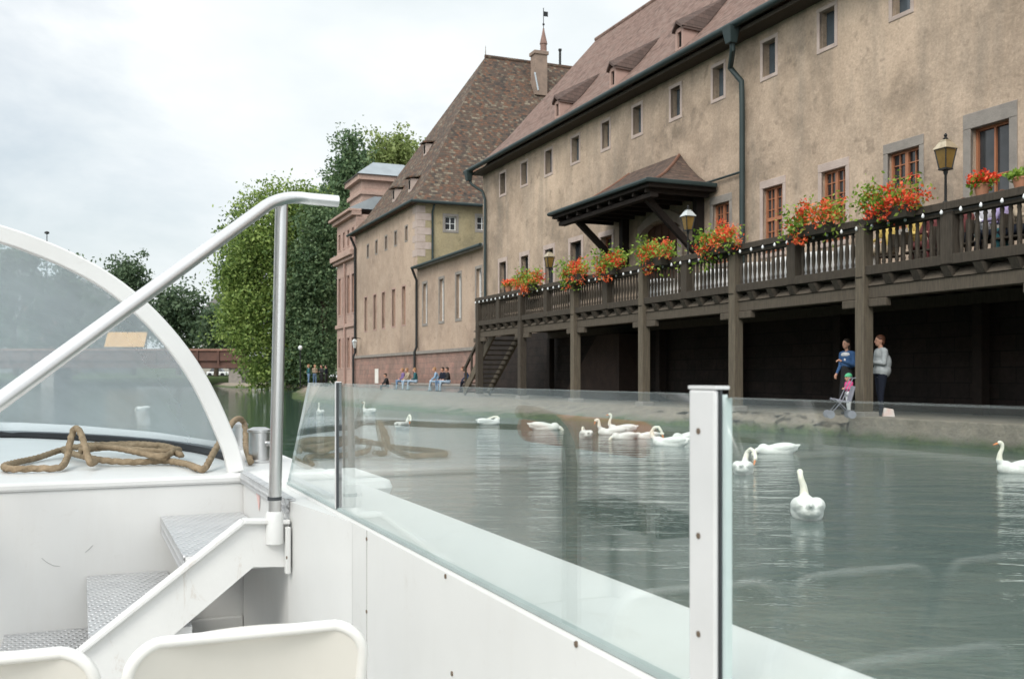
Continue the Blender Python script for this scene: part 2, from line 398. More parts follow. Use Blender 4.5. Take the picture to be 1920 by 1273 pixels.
M['notice'] = simple('white_notice_sheet', (.75,.73,.68), None, 2, .8, 0, .2)
C = lambda n, c: M.setdefault(n, cloth(n, c))

# ------------------------------------------------------------ fused bodies (people, swans)
def capsule(mb, a, b, ra, rb, n=10):
    a, b = Vector(a), Vector(b); d = (b-a); L = d.length
    if L < 1e-6: mb.ell(tuple(a), (ra,)*3); return
    d.normalize(); pts = []; rs = []
    for k in (0, .3, .65, 1): pts.append(a - d*ra*math.cos(k*math.pi/2)); rs.append(max(ra*math.sin(k*math.pi/2), .001))
    for k in (1, .65, .3, 0): pts.append(b + d*rb*math.cos(k*math.pi/2)); rs.append(max(rb*math.sin(k*math.pi/2), .001))
    mb.tube([tuple(q) for q in pts], rs, n)
def fuse(name, prims, mats, voxel, parent=None, smooth_it=2):
    """prims: ('c', a, b, ra, rb, mat) or ('e', centre, radii, mat[, rot]); one continuous surface"""
    mb = MB()
    for q in prims:
        if q[0] == 'c': capsule(mb, *q[1:5])
        else: mb.ell(q[1], q[2], 14, 10, q[4] if len(q) > 4 else None)
    tmp = mb.build('tmp_body', [], None, norm=False)
    md = tmp.modifiers.new('r', 'REMESH'); md.mode = 'VOXEL'; md.voxel_size = voxel; md.use_smooth_shade = True
    if smooth_it:
        m2 = tmp.modifiers.new('s', 'SMOOTH'); m2.iterations = smooth_it; m2.factor = .5
    dg = bpy.context.evaluated_depsgraph_get(); dg.update()
    me = bpy.data.meshes.new_from_object(tmp.evaluated_get(dg)); me.name = name
    bpy.data.objects.remove(tmp)
    names = []
    for q in prims:
        k = q[5] if q[0] == 'c' else q[3]
        if k not in names: names.append(k)
    me.materials.clear()
    for k in names: me.materials.append(mats[k] if mats else M[k])
    co = np.array([p.center[:] for p in me.polygons]); best = np.full(len(co), 1e9); idx = np.zeros(len(co), int)
    for q in prims:
        if q[0] == 'c':
            a, b = np.array(q[1], float), np.array(q[2], float); d = b-a; L2 = max(d.dot(d), 1e-9)
            t = np.clip(((co-a)@d)/L2, 0, 1); dist = np.linalg.norm(co-(a+t[:,None]*d), axis=1) - (q[3]+(q[4]-q[3])*t); k = q[5]
        else:
            c, r = np.array(q[1], float), np.array(q[2], float); x = co-c
            if len(q) > 4: x = x @ np.array(q[4])
            kk = np.linalg.norm(x/r, axis=1); dist = (kk-1)*r.min(); k = q[3]
        u = dist < best; best[u] = dist[u]; idx[u] = names.index(k)
    me.polygons.foreach_set('material_index', idx.astype(np.int32)); me.polygons.foreach_set('use_smooth', [True]*len(co)); me.update()
    o = bpy.data.objects.new(name, me); COL.objects.link(o)
    if parent: o.parent = parent
    return o
def foliage(name, mat, parent, blobs, n, size, clump=.55, per=14, seed=0, flat=0.0, group=.0):
    """many small leaf faces gathered in clumps through the crown; blobs = (centre, radii) in world"""
    rng = np.random.default_rng(seed); off = np.array(world_loc(parent)) if parent else np.zeros(3)
    vol = np.array([b[1][0]*b[1][1]*b[1][2] for b in blobs])**.75; vol /= vol.sum()
    nc = max(1, n//per); bi = rng.choice(len(blobs), nc, p=vol)
    bc = np.array([b[0] for b in blobs])[bi]; br = np.array([b[1] for b in blobs])[bi]
    d = rng.normal(size=(nc,3)); d /= np.linalg.norm(d, axis=1)[:,None]
    rad = rng.uniform(.25, 1.0, nc)**.45
    cl = bc + d*br*rad[:,None]
    ng = max(3, nc//9); gi = rng.integers(0, nc, ng); gc = cl[gi]; pick = rng.integers(0, ng, nc)
    cl = np.where(rng.random(nc)[:,None] < group, gc[pick] + rng.normal(size=(nc,3))*clump*1.5, cl)
    c = np.repeat(cl, per, 0) + rng.normal(size=(nc*per,3))*clump*np.array([1,1,.75]); m = len(c)
    a = rng.normal(size=(m,3)); a[:,2] *= 1-flat; a /= np.linalg.norm(a, axis=1)[:,None]
    b = np.cross(a, rng.normal(size=(m,3))); b /= np.linalg.norm(b, axis=1)[:,None]
    sz = size*rng.uniform(.6, 1.35, m)[:,None]
    v = np.stack([c-a*sz, c+b*sz*.55, c+a*sz, c-b*sz*.55], 1).reshape(-1,3) - off
    me = bpy.data.meshes.new(name); me.from_pydata(v.tolist(), [], np.arange(m*4).reshape(-1,4).tolist())
    me.materials.append(mat); o = bpy.data.objects.new(name, me); COL.objects.link(o)
    if parent: o.parent = parent
    return o
# ============================================================ SETTING
mb = MB(); mb.quad((-900,-400,0),(900,-400,0),(900,1400,0),(-900,1400,0))
struct(mb.build('river_water', M['water']))
QZ = .42
# waterline of the right bank, read off the picture on the water plane
toe_px = [(1640,818),(1500,813),(1400,807),(1289,800),(1150,793),(1000,786),(850,779),(750,772),(650,764),(590,757),(548,751)]
toe = [wz(x, y, 0) for x, y in toe_px]
pE = lambda s: 14.05 - max(0, min(1, (s-26)/26))*1.0
top = []
for q in toe:
    p, s = G.inv(q.x, q.y); top.append(G(max(pE(s), p+.25), s + .4, QZ))
tipt = [wz(533,746,0), wz(541,737.5,0), wz(556,733,0), wz(548,730,0), wz(480,727.5,0), wz(425,726,0), wz(392,723,0), wz(372,719,0)]
tipo = [G(*[a+b for a, b in zip(G.inv(q.x, q.y), (k, 0))], QZ) for q, k in zip(tipt, (2.6, 2.2, 1.5, 1.5, 1.5, 1.5, 1.5, 1.5))]
tipo[0] = top[-1] + (tipt[0]-toe[-1])*.45 + Vector((0,.8,0)); tipo[0].z = QZ
start = [G(14.05, -60, QZ), G(14.05, 15.9, QZ)]
mb = MB(lambda x, y, z: Vector((x, y, z)))
outline = start + top + tipo
far = [Vector((-400, 140, QZ)), Vector((-400, 900, QZ)), Vector((700, 900, QZ)), Vector((700, -60, QZ))]
mb.poly([tuple(q) for q in outline + far])
# vertical quay wall
for a, b in zip(start, start[1:]): mb.quad(tuple(a), tuple(b), (b.x,b.y,-1.5), (a.x,a.y,-1.5))
struct(mb.build('quay_pavement', M['quay']))
# coping stones on the vertical quay
mb = MB(G)
mb.box(13.98, 14.5, -60, 15.9, -1.4, QZ+.03)
struct(mb.build('quay_wall', M['bank'], bevel=.02))
# sloping stony bank between waterline and pavement
nt, ns = 7, 10
A = [start[1]+Vector((0,0,0))] ; 
tl = [G(14.0, 15.9, 0)] + toe + tipt; ul = [G(14.05, 15.9, QZ)] + top + tipo
mb = MB(); grid = []
for i in range(len(tl)-1):
    for k in range(ns if i < len(tl)-2 else ns+1):
        t = k/ns; a = tl[i].lerp(tl[i+1], t); b = ul[i].lerp(ul[i+1], t); row = []
        for j in range(nt+1):
            u = j/nt; q = a.lerp(b, u); q.z = -.12 + (QZ+.13)*u**.8
            if 0 < j < nt: q += Vector((random.uniform(-.1,.1), random.uniform(-.15,.15), random.uniform(-.03,.06)))
            elif j == nt: q.z = QZ + .012
            else: q += Vector((random.uniform(-.12,.05), random.uniform(-.15,.15), 0))
            row.append(mb.P(*q))
        grid.append(row)
for a, b in zip(grid, grid[1:]):
    for j in range(nt): mb.face((a[j], b[j], b[j+1], a[j+1]))
struct(mb.build('stone_bank', M['bank'], smooth='all'))
# far bank with grass below the bridge
mb = MB(); 
L = [wz(392,723,0), wz(300,722,0), wz(100,722,0), wz(-300,722,0)]
y0 = min(q.y for q in L)
for ya, za, yb, zb_ in ((y0-1,0,y0+2,1.0),(y0+2,1.0,200,2.0),(200,2.0,420,9)): mb.quad((-420,ya,za),(-36-(ya-y0)*.0,ya,za),(-36+(yb-y0)*.1,yb,zb_),(-420,yb,zb_))
struct(mb.build('far_bank', M['grass']))

# ============================================================ walls and windows
def holed_wall(mb, fn, u0, u1, z0, z1, holes, dep):
    """fn(u, z, d): outer skin at d=0 with rectangular openings and reveals of depth dep"""
    us = sorted({u0, u1, *[h[0] for h in holes], *[h[1] for h in holes]}); zs = sorted({z0, z1, *[h[2] for h in holes], *[h[3] for h in holes]})
    us = [u for u in us if u0 <= u <= u1]; zs = [z for z in zs if z0 <= z <= z1]
    for a, b in zip(us, us[1:]):
        for c, d in zip(zs, zs[1:]):
            m, n = (a+b)/2, (c+d)/2
            if any(h[0] < m < h[1] and h[2] < n < h[3] for h in holes): continue
            mb.face([mb.v.append(fn(*q)) or len(mb.v)-1 for q in ((a,c,0),(b,c,0),(b,d,0),(a,d,0))])
    for a, b, c, d in holes:
        L = [(a,c),(b,c),(b,d),(a,d)]
        for i in range(4):
            q, r = L[i], L[(i+1)%4]
            mb.face([mb.v.append(fn(*x)) or len(mb.v)-1 for x in ((*q,0),(*r,0),(*r,dep),(*q,dep))])
def fbox(mb, fn, u0, u1, z0, z1, d0, d1):
    mb.hexa([fn(u0,z0,d0),fn(u1,z0,d0),fn(u1,z0,d1),fn(u0,z0,d1)], [fn(u0,z1,d0),fn(u1,z1,d0),fn(u1,z1,d1),fn(u0,z1,d1)])
V3 = lambda q: q
class MV(MB):
    def P(self, *a):
        self.v.append(a[0].copy() if isinstance(a[0], Vector) else Vector(a)); return len(self.v)-1
    def face(self, idx): MB.face(self, idx)
    def hexa(self, lo, hi):
        n = len(lo); a = [MV.P(self, x) for x in lo]; b = [MV.P(self, x) for x in hi]
        self.face(a[::-1]); self.face(b)
        for i in range(n): self.face((a[i], a[(i+1) % n], b[(i+1) % n], b[i]))
def window(parent, fn, h, dep, trim, tw=.14, mull=None, sash='sash', head=None, sill=True, proud=.025, panem='pane', cols=2, rows=3, casement=False):
    """a window of its own: stone surround > sash, pane"""
    a, b, c, d = h; f = MV()
    fbox(f, fn, a-tw, a, c-(tw if sill else 0), d, -proud, dep*.35); fbox(f, fn, b, b+tw, c-(tw if sill else 0), d, -proud, dep*.35)
    fbox(f, fn, a-tw, b+tw, d, d+(head or tw), -proud-.004, dep*.35)
    if sill: fbox(f, fn, a, b, c-tw, c, -proud-.003, dep*.35)
    o = f.build('window', M[trim], parent, bevel=.012)
    g = MV(); fbox(g, fn, a-.01, b+.01, c-.01, d+.01, dep-.03, dep+.02); g.build('pane', M[panem], o)
    if sash:
        s = MV(); e = .055; D0, D1 = dep-.09, dep-.032
        fbox(s, fn, a, a+e, c, d, D0, D1); fbox(s, fn, b-e, b, c, d, D0, D1)
        fbox(s, fn, a+e, b-e, d-e, d, D0, D1); fbox(s, fn, a+e, b-e, c, c+e, D0, D1)
        if casement:
            m = (a+b)/2; tz = c+(d-c)*.52
            fbox(s, fn, m-.05, m+.05, c+e, d-e, D0-.01, D1); fbox(s, fn, a+e, b-e, tz-.05, tz+.05, D0-.004, D1)
            for k in range(1, 2*cols):
                if k == cols: continue
                u = a+(b-a)*k/(2*cols); fbox(s, fn, u-.012, u+.012, c+e, d-e, D0+.02, D1)
            for k in range(1, 2*rows):
                if k == rows: continue
                z = c+(d-c)*k/(2*rows); fbox(s, fn, a+e, b-e, z-.012, z+.012, D0+.022, D1)
        else:
            if cols > 1: fbox(s, fn, (a+b)/2-.02, (a+b)/2+.02, c+e, d-e, D0, D1)
            for k in range(1, rows): 
                z = c+(d-c)*k/rows; fbox(s, fn, a+e, b-e, z-.015, z+.015, D0+.003, D1)
        s.build('sash', M[sash], o)
    return o
def gutter(parent, pts, r=.085, name='gutter', hoppers=()):
    m = MB(G); m.tube(pts, r, 10); o = m.build(name, M['green_metal'], parent, smooth=True); return o
def downpipe(parent, pts, r=.06, mat='green_metal', hopper=None, clamps=()):
    m = MB(G); m.tube(pts, r, 10); o = m.build('downpipe', M[mat], parent, smooth=True)
    if hopper:
        p, s, z = hopper; m = MB(G)
        m.hexa([(p-.12,s-.13,z-.32),(p+.12,s-.13,z-.32),(p+.12,s+.13,z-.32),(p-.12,s+.13,z-.32)], [(p-.2,s-.22,z+.18),(p+.16,s-.22,z+.18),(p+.16,s+.22,z+.18),(p-.2,s+.22,z+.18)])
        m.build('hopper', M[mat], o, bevel=.02)
    return o

# ============================================================ MAIN HOUSE
PW = 17.7; SL, SR = 46.1, 3.0
house = empty('riverside_house', G(PW, 25, QZ), 'long stained beige plaster house with timber gallery and green gutters', 'house')
front = lambda P: (lambda u, z, d: G(P+d, u, z))
up_px = [(943,340),(983,322),(1029,299),(1079,274),(1136,249),(1195,222),(1267,189),(1347,149),(1442,105),(1551,52),(1690,5)]
holes_up = []
for x, y in up_px:
    _, s, z = G.onp(x, y, PW); z = 10.37 if x > 1500 else 10.3
    w = .29 if x > 1100 else .33
    holes_up.append((s-w, s+w, z-.48, z+.5))
s_ = holes_up[-1][0]
for k in range(1, 3): holes_up.append((s_-3.4*k, s_-3.4*k+.58, 9.89, 10.87))
# lower row: (centre px, half width m, head z, bottom z, kind)
low = []
for x, hw, zt, zb, kind in [(943,.42,6.62,4.3,'L'),(984,.42,6.62,4.3,'L'),(1030,.42,6.62,4.0,'L'),(1080,.5,6.62,4.3,'L'),(1137,.45,6.5,4.3,'B'),
                            (1352,.44,6.55,4.7,'G'),(1449,.45,6.62,4.75,'T'),(1563,.46,6.62,4.75,'T'),(1694,.50,6.62,4.75,'G'),(1856,.50,6.66,4.5,'O')]:
    _, s, z = G.onp(x, 400, PW); low.append((s-hw, s+hw, zb, zt, kind))
_, sd0, _ = G.onp(1272, 450, PW); _, sd1, _ = G.onp(1205, 450, PW)
door_h = (sd0, sd1, 3.3, 6.45)
holes = holes_up + [q[:4] for q in low] + [door_h]
mb = MB(G)
holed_wall(mb, front(PW), SR, SL, 3.1, 11.55, holes, .34)
mb.quad((PW,SL,3.1),(31,SL,3.1),(31,SL,11.55),(PW,SL,11.55)); mb.quad((PW,SR,3.1),(31,SR,3.1),(31,SR,11.55),(PW,SR,11.55)); mb.quad((31,SL,QZ),(31,SR,QZ),(31,SR,11.55),(31,SL,11.55))
# gable triangle at the far end
mb.poly([(PW,SL,11.55),(31,SL,11.55),(24.2,SL,18.9)]); mb.poly([(PW,SR,11.55),(31,SR,11.55),(24.2,SR,18.9)])
mb.build('wall', M['plaster'], house, norm=False)
mb = MB(G)     # sooty ground floor behind the gallery, its shade deepened by the stone colour
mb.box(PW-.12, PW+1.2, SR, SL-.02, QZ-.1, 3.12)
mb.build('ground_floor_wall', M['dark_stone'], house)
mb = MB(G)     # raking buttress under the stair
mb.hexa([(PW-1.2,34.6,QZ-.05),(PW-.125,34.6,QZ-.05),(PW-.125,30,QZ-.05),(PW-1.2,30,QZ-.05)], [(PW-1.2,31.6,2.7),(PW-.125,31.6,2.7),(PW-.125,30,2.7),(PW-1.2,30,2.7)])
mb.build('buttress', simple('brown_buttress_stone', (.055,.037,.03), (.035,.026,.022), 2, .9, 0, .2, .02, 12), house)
for h in holes_up: window(house, front(PW), h, .26, 'trim', .11, sash=None, proud=.02, panem='pane_sky')
for a, b, c, d, k in low:
    if k == 'L': window(house, front(PW), (a,b,c,d), .32, 'trim', .16, sash='alu_dark', cols=2, rows=3, head=.2)
    elif k == 'B': window(house, front(PW), (a,b,c,d), .32, 'trim', .16, sash='sash', cols=2, rows=3, head=.2)
    elif k == 'T': window(house, front(PW), (a,b,c,d), .2, 'trim', .13, sash='sash', casement=True, head=.22)
    elif k == 'G': window(house, front(PW), (a,b,c,d), .2, 'trim_grey', .14, sash='sash', casement=True, head=.24)
    else: window(house, front(PW), (a,b,c,d), .24, 'trim_grey', .2, sash='sash', cols=2, rows=2, head=.34)
# entrance under the porch
f = MV(); fn = front(PW); a, b, c, d = door_h
fbox(f, fn, a-.28, a, c, d-.3, -.05, .2); fbox(f, fn, b, b+.28, c, d-.3, -.05, .2)
n = 8
for k in range(n):      # segmental arch
    t0, t1 = k/n, (k+1)/n; u0, u1 = a-.28+(b-a+.56)*t0, a-.28+(b-a+.56)*t1
    z = lambda t: d-.3 + .42*(1-(2*t-1)**2)
    f.hexa([fn(u0,z(t0)-.02,-.05),fn(u1,z(t1)-.02,-.05),fn(u1,z(t1)-.02,.2),fn(u0,z(t0)-.02,.2)],[fn(u0,z(t0)+.3,-.05),fn(u1,z(t1)+.3,-.05),fn(u1,z(t1)+.3,.2),fn(u0,z(t0)+.3,.2)])
dr = f.build('door_surround', M['trim'], house)
f = MV()
for k in range(10): 
    u0 = a+(b-a)*k/10; fbox(f, fn, u0+.008, u0+(b-a)/10-.008, c, d+.05, .2+.015*(k % 2), .3)
for z in (5.0, 5.75): fbox(f, fn, a, b, z, z+.12, .14, .19)
f.build('door', M['door'], dr)
# roof: profile (p, z) swept along the wall, bell-cast at the eaves
prof = [(17.02,11.42),(17.55,11.78),(18.2,12.35),(19.05,13.15),(21.0,15.32),(22.7,17.2),(24.1,18.78)]
back = [(48.2-p, z) for p, z in prof[::-1][1:]]
mb = MB(G); pr = prof+back; S0, S1 = SR-.2, SL+.2
for (p0,z0),(p1,z1) in zip(pr, pr[1:]):
    mb.quad((p0,S0,z0),(p1,S0,z1),(p1,S1,z1),(p0,S1,z0)); mb.quad((p0,S0,z0-.14),(p1,S0,z1-.14),(p1,S1,z1-.14),(p0,S1,z0-.14))
    for S in (S0, S1): mb.quad((p0,S,z0),(p1,S,z1),(p1,S,z1-.14),(p0,S,z0-.14))
p0, z0 = prof[0]; mb.quad((p0,S0,z0),(p0,S1,z0),(p0,S1,z0-.14),(p0,S0,z0-.14))
roof = mb.build('roof', M['roof'], house)
mb = MB(G); mb.tube([(24.1,S0,18.8),(24.1,S1,18.8)], .11, 8); mb.build('ridge_tiles', M['roof'], roof, smooth=True)
mb = MB(G); mb.box(17.14, 17.71, S0+.1, S1-.1, 11.16, 11.27); mb.build('eaves_board', M['wood'], house)
def roof_z(p):
    for (p0,z0),(p1,z1) in zip(prof, prof[1:]):
        if p0 <= p <= p1: return z0+(z1-z0)*(p-p0)/(p1-p0)
gutter(house, [(16.95,S0-.1,11.38),(16.95,S1+.35,11.38)], .10)
M['roof_hood'] = tiles('shade_coloured_dormer_tiles', [(.075,.055,.048), (.10,.07,.06), (.125,.085,.072)], .19, .17, (.06,.045,.04), .4)  # roof tiles in a darker copy, carrying the hoods' shaded sides as colour
# dormers: small arched openings under a pointed hood running back into the roof
for x in (1035, 1138, 1262, 1432):
    _, s, _ = G.onp(x, 100, 17.75); s -= .02
    pf = 18.0; zb = roof_z(pf)-.02; w = .25; zt = zb+.78
    d = MB(G)
    for sx in (-1, 1):
        a0, a1 = sorted((s+sx*w, s+sx*.13)); d.box(pf-.02, pf+.7, a0, a1, zb-.2, zt-.06)
    d.box(pf-.019, pf+.7, s-.13, s+.13, zt-.2, zt-.06); d.box(pf-.018, pf+.3, s-.13, s+.13, zb-.2, zb+.06)
    do = d.build('dormer', M['trim_pink'], roof)
    d = MB(G); arch = [(-.14,zb+.05),(.14,zb+.05),(.14,zt-.30),(.09,zt-.20),(0,zt-.16),(-.09,zt-.20),(-.14,zt-.30)]
    d.poly([(pf+.06, s+u, z) for u, z in arch]); d.build('dormer_opening', M['dark'], do)
    pk = 20.05; zk = roof_z(pk)+.03
    d = MB(G); e = [(pf-.12, s-.32, zt-.08), (pf-.16, s, zt+.16), (pf-.12, s+.32, zt-.08)]
    sideL, sideR = (18.7, s-.33, roof_z(18.7)+.0), (18.7, s+.33, roof_z(18.7)+.0)
    tip = (pk, s, zk)
    for P0, P1, P2 in ((e[0], e[1], sideL), (e[2], e[1], sideR)):
        pass
    d.poly([e[0], e[1], tip, sideL]); d.poly([e[1], e[2], sideR, tip])
    low_ = lambda q: (q[0], q[1], q[2]-.09)
    d.poly([e[0], e[1], low_(e[1]), low_(e[0])]); d.poly([e[1], e[2], low_(e[2]), low_(e[1])])
    d.poly([low_(e[0]), low_(e[1]), low_(tip), low_(sideL)]); d.poly([low_(e[1]), low_(e[2]), low_(sideR), low_(tip)])
    d.build('dormer_hood', M['roof_hood'], do)
# downpipes
_, s1, _ = G.onp(1392, 300, 17.55); _, sh, _ = G.onp(1370, 62, 16.95)
downpipe(house, [(17.0,sh,10.95),(17.02,sh,10.7),(17.3,s1+.25,10.35),(17.52,s1,9.9),(17.54,s1,9.2),(17.54,s1,3.3)], .085, hopper=(16.97,sh,11.18))
downpipe(house, [(17.0,46.15,10.95),(17.1,46.1,10.7),(17.5,45.65,10.3),(17.58,45.5,9.9),(17.58,45.5,3.2)], .07, hopper=(16.97,46.15,11.18))
_, s2, _ = G.onp(1285, 345, PW)
mb = MB(G); mb.tube([(17.6, s1+.1, 7.28),(17.6, s2, 7.28)], .035, 6); mb.build('cable_pipe', M['green_metal'], house)

# ============================================================ LOW ANNEX
PA = 17.95; sA0, sA1 = SL+.01, 57.8
annex = empty('low_annex', G(PA, 52, QZ), 'low tan plaster wing with four tall narrow windows beside the long house', 'annex')
ah = []
for x, hw in ((797,.36),(828,.36),(860,.36),(898,.36)):
    _, s, _ = G.onp(x, 560, PA); ah.append((s-hw, s+hw, 4.35, 6.7))
mb = MB(G); holed_wall(mb, front(PA), sA0, sA1, 2.55, 7.72, ah, .3)
mb.build('wall', M['plaster_far'], annex, norm=False)
mb = MB(G); mb.box(PA-.10, PA+1, sA0, sA1, QZ-.1, 2.56); mb.build('plinth', M['red_stone'], annex)
mb = MB(G); mb.box(PA-.2, PA+.05, sA0, sA1, 2.565, 2.74); mb.build('moulding', M['trim_grey'], annex)
for h in ah: window(annex, front(PA), h, .26, 'trim_grey', .16, sash='white_cloth', cols=2, rows=4)
mb = MB(G); mb.hexa([(PA-.35,sA0,7.70),(PA+14,sA0,8.3),(PA+14,sA1,8.3),(PA-.35,sA1,7.70)], [(PA-.35,sA0,7.84),(PA+14,sA0,8.44),(PA+14,sA1,8.44),(PA-.35,sA1,7.84)])
mb.build('roof', M['zinc'], annex)
gutter(annex, [(PA-.42,sA0-.1,7.74),(PA-.42,sA1-.2,7.74)], .09)
downpipe(annex, [(PA-.42,57.55,7.7),(PA-.3,57.55,7.4),(PA-.14,57.55,7.0),(PA-.14,57.55,3.0),(PA-.26,57.55,2.7),(PA-.26,57.55,.45)], .075, 'lamp_metal')

# ============================================================ STEEP ROOFED BUILDING
sT0, sT1 = 57.82, 73.2
tower = empty('steep_roofed_building', G(PA, 65, QZ), 'tall pinkish building with a huge steep mottled tile roof and a chimney', 'building')
th = []
for x in (690, 706, 724, 742, 762):
    _, s, _ = G.onp(x, 430, PA); th.append((s-.24, s+.24, 9.75, 10.6))
for x in (686, 703, 719, 738, 757):
    _, s, _ = G.onp(x, 580, PA); th.append((s-.34, s+.34, 4.5, 6.9))
mb = MB(G); holed_wall(mb, front(PA), sT0, sT1, 2.55, 11.75, th, .3)
mb.quad((PA,sT1,QZ),(33,sT1,QZ),(33,sT1,11.75),(PA,sT1,11.75)); mb.quad((33,sT0,QZ),(33,sT1,QZ),(33,sT1,11.75),(33,sT0,11.75))
mb.build('river_wall', M['plaster_far'], tower, norm=False)
side = lambda u, z, d: G(u, sT0+d, z)
sh_ = []
for x in (845, 905):
    p, _, z = G.ons(x, 419, sT0); sh_.append((p-.36, p+.36, z-.42, z+.42))
mb = MB(G); holed_wall(mb, side, PA, 33, QZ, 11.75, sh_, .25); mb.build('side_wall', M['plaster_yellow'], tower, norm=False)
for h in sh_: window(tower, side, h, .22, 'trim_grey', .16, sash='white_cloth', cols=2, rows=2)
for i, h in enumerate(th): window(tower, front(PA), h, .26, 'trim_grey' if i < 5 else 'trim_pink', .1, sash=None if i < 5 else 'sash', cols=1, rows=4, proud=.015)
mb = MB(G); mb.box(PA-.10, PA+1, sT0-.01, sT1, QZ-.1, 2.56); mb.build('plinth', M['red_stone'], tower)
mb = MB(G); mb.box(PA-.2, PA+.05, sT0, sT1, 2.565, 2.74); mb.build('moulding', M['trim_grey'], tower)
q1, q2 = MB(G), MB(G); z = 8.5; k = 0
while z < 11.55:
    a, b = ((.95, .5) if k % 2 else (.5, .95)); m = q1
    m.box(PA-.02, PA+a, sT0-.02, sT0+b, z+.012, z+.43); z += .44; k += 1
q1.build('quoins', M['trim'], tower); 
# hipped roof, bell-cast at the eaves
sm = (sT0+sT1)/2; ez = 11.72; o = .5
def ring(t):   # t 0..1 from eave to ridge
    zz = ez + (23.75-ez)*t; f = t**.93 if t > .12 else t*1.15
    return zz, f
zr = 23.75; pr0 = 25.35; lv = [(0,0),(.10,.135),(.30,.33),(1,1)]
mb = MB(G)
def edge(f, t):
    z = ez + (zr-ez)*t
    return [(PA-o + (pr0-PA+o)*f, sT0-o + (sm-sT0+o)*f, z), (PA-o + (pr0-PA+o)*f, sT1+o - (sT1+o-sm)*f, z)]
for (t0,f0),(t1,f1) in zip(lv, lv[1:]):
    f0, f1 = f0, f1
    a = edge(f0, t0); b = edge(f1, t1)
    if t1 < 1: mb.quad(a[0], a[1], b[1], b[0])
    else: mb.poly([a[0], a[1], b[0]])
    for k in (0, 1):
        mb.quad(a[k], b[k], (50, b[k][1], b[k][2]), (50, a[k][1], a[k][2]))
e0 = edge(0, 0); mb.poly([e0[0], e0[1], (50, e0[1][1], ez), (50, e0[0][1], ez)])
troof = mb.build('roof', M['roof_old'], tower)
mb = MB(G); mb.tube([(pr0-.05, sm, zr+.02), (50, sm, zr+.02)], .13, 8)
a = edge(0,0)[0]
mb.build('ridge_tiles', M['roof_old'], troof, smooth=True)
mb = MB(G); mb.tube([(pr0, sm, zr), (pr0, sm, zr+.75)], [.05,.02], 6); mb.build('finial', M['trim_grey'], troof)
gutter(tower, [(PA-o-.06, sT1+o, ez+.03),(PA-o-.06, sT0-o-.06, ez+.03),(50, sT0-o-.06, ez+.03)], .09)
downpipe(tower, [(PA-.5,73.0,11.6),(PA-.3,73.0,11.2),(PA-.13,73.0,10.8),(PA-.13,73.0,3.0),(PA-.26,73.0,2.7),(PA-.26,73.0,.45)], .09, 'lamp_metal')
p_, _, _ = G.ons(811, 400, sT0-.1)
downpipe(tower, [(p_, sT0-.45, 11.6), (p_, sT0-.1, 11.2), (p_, sT0-.1, 8.3)], .07)
# dormer hatches on the hip
for x, y in ((742,367),(772,348),(800,282)):
    for t in np.linspace(.05, .9, 400):
        f = .02 + t*.985; pp = PA-o+(pr0-PA+o)*f; q = G.onp(x, y, pp)
        if q[2] <= ez+(zr-ez)*t: break
    p, s, z = q
    d = MB(G); d.box(p-.15, p+1.2, s-.28, s+.28, z-.45, z+.4); do = d.build('dormer', M['trim'], troof)
    d = MB(G); d.box(p-.16, p-.10, s-.17, s+.17, z-.25, z+.3); d.build('dormer_opening', M['dark'], do)
    d = MB(G); d.hexa([(p-.4,s-.42,z+.41),(p+1.7,s-.42,z+.75),(p+1.7,s+.42,z+.75),(p-.4,s+.42,z+.41)],[(p-.4,s-.42,z+.5),(p+1.7,s-.42,z+.85),(p+1.7,s+.42,z+.85),(p-.4,s+.42,z+.5)])
    d.build('dormer_hood', M['roof_old'], do)
# chimney
d = MB(G); pc, sc_ = 28.75, 63.9
d.box(pc-.46, pc+.46, sc_-.4, sc_+.4, 20.9, 23.75); d.box(pc-.54, pc+.54, sc_-.48, sc_+.48, 23.75, 23.98)
ch = d.build('chimney', simple('sooty_chimney_render', (.30,.22,.17), (.20,.15,.12), 2, .9), troof)
d = MB(G); d.tube([(pc-.50, sc_-1.0, 21.0),(pc-.50, sc_-.42, 22.4)], .06, 6); d.build('flashing', M['zinc'], ch)
d = MB(G); d.lathe((31.2, 65.6, 23.4), [(.09,0),(.09,1.5),(.13,1.52),(.13,1.65)], 8); d.build('vent_pipe', M['lamp_metal'], troof)
# slender turret with weather vane on the ridge behind the chimney
d = MB(G); d.lathe((30.15, 66.2, 23.0), [(.25,0),(.25,1.6),(.33,1.7),(.33,1.85),(.24,1.95),(.24,2.4),(.29,2.46),(.10,3.3),(.05,3.6)], 10)
tu = d.build('turret', simple('dark_turret_stone', (.26,.16,.13), (.18,.115,.095), 3, .9), troof)
d = MB(G); d.tube([(30.15,66.2,26.5),(30.15,66.2,28.1)], .03, 6); d.ell((30.15,66.2,26.9), (.09,.09,.09), 8, 6); d.box(30.16,30.5,66.18,66.22,27.5,27.85)
d.build('weather_vane', M['lamp_metal'], tu)
m = MB(G); a = G.onp(706, 706, PA-.12); m.box(PA-.125, PA-.105, a[1]-.45, a[1]+.45, .75, 1.75); m.build('notice', M['notice'], tower)

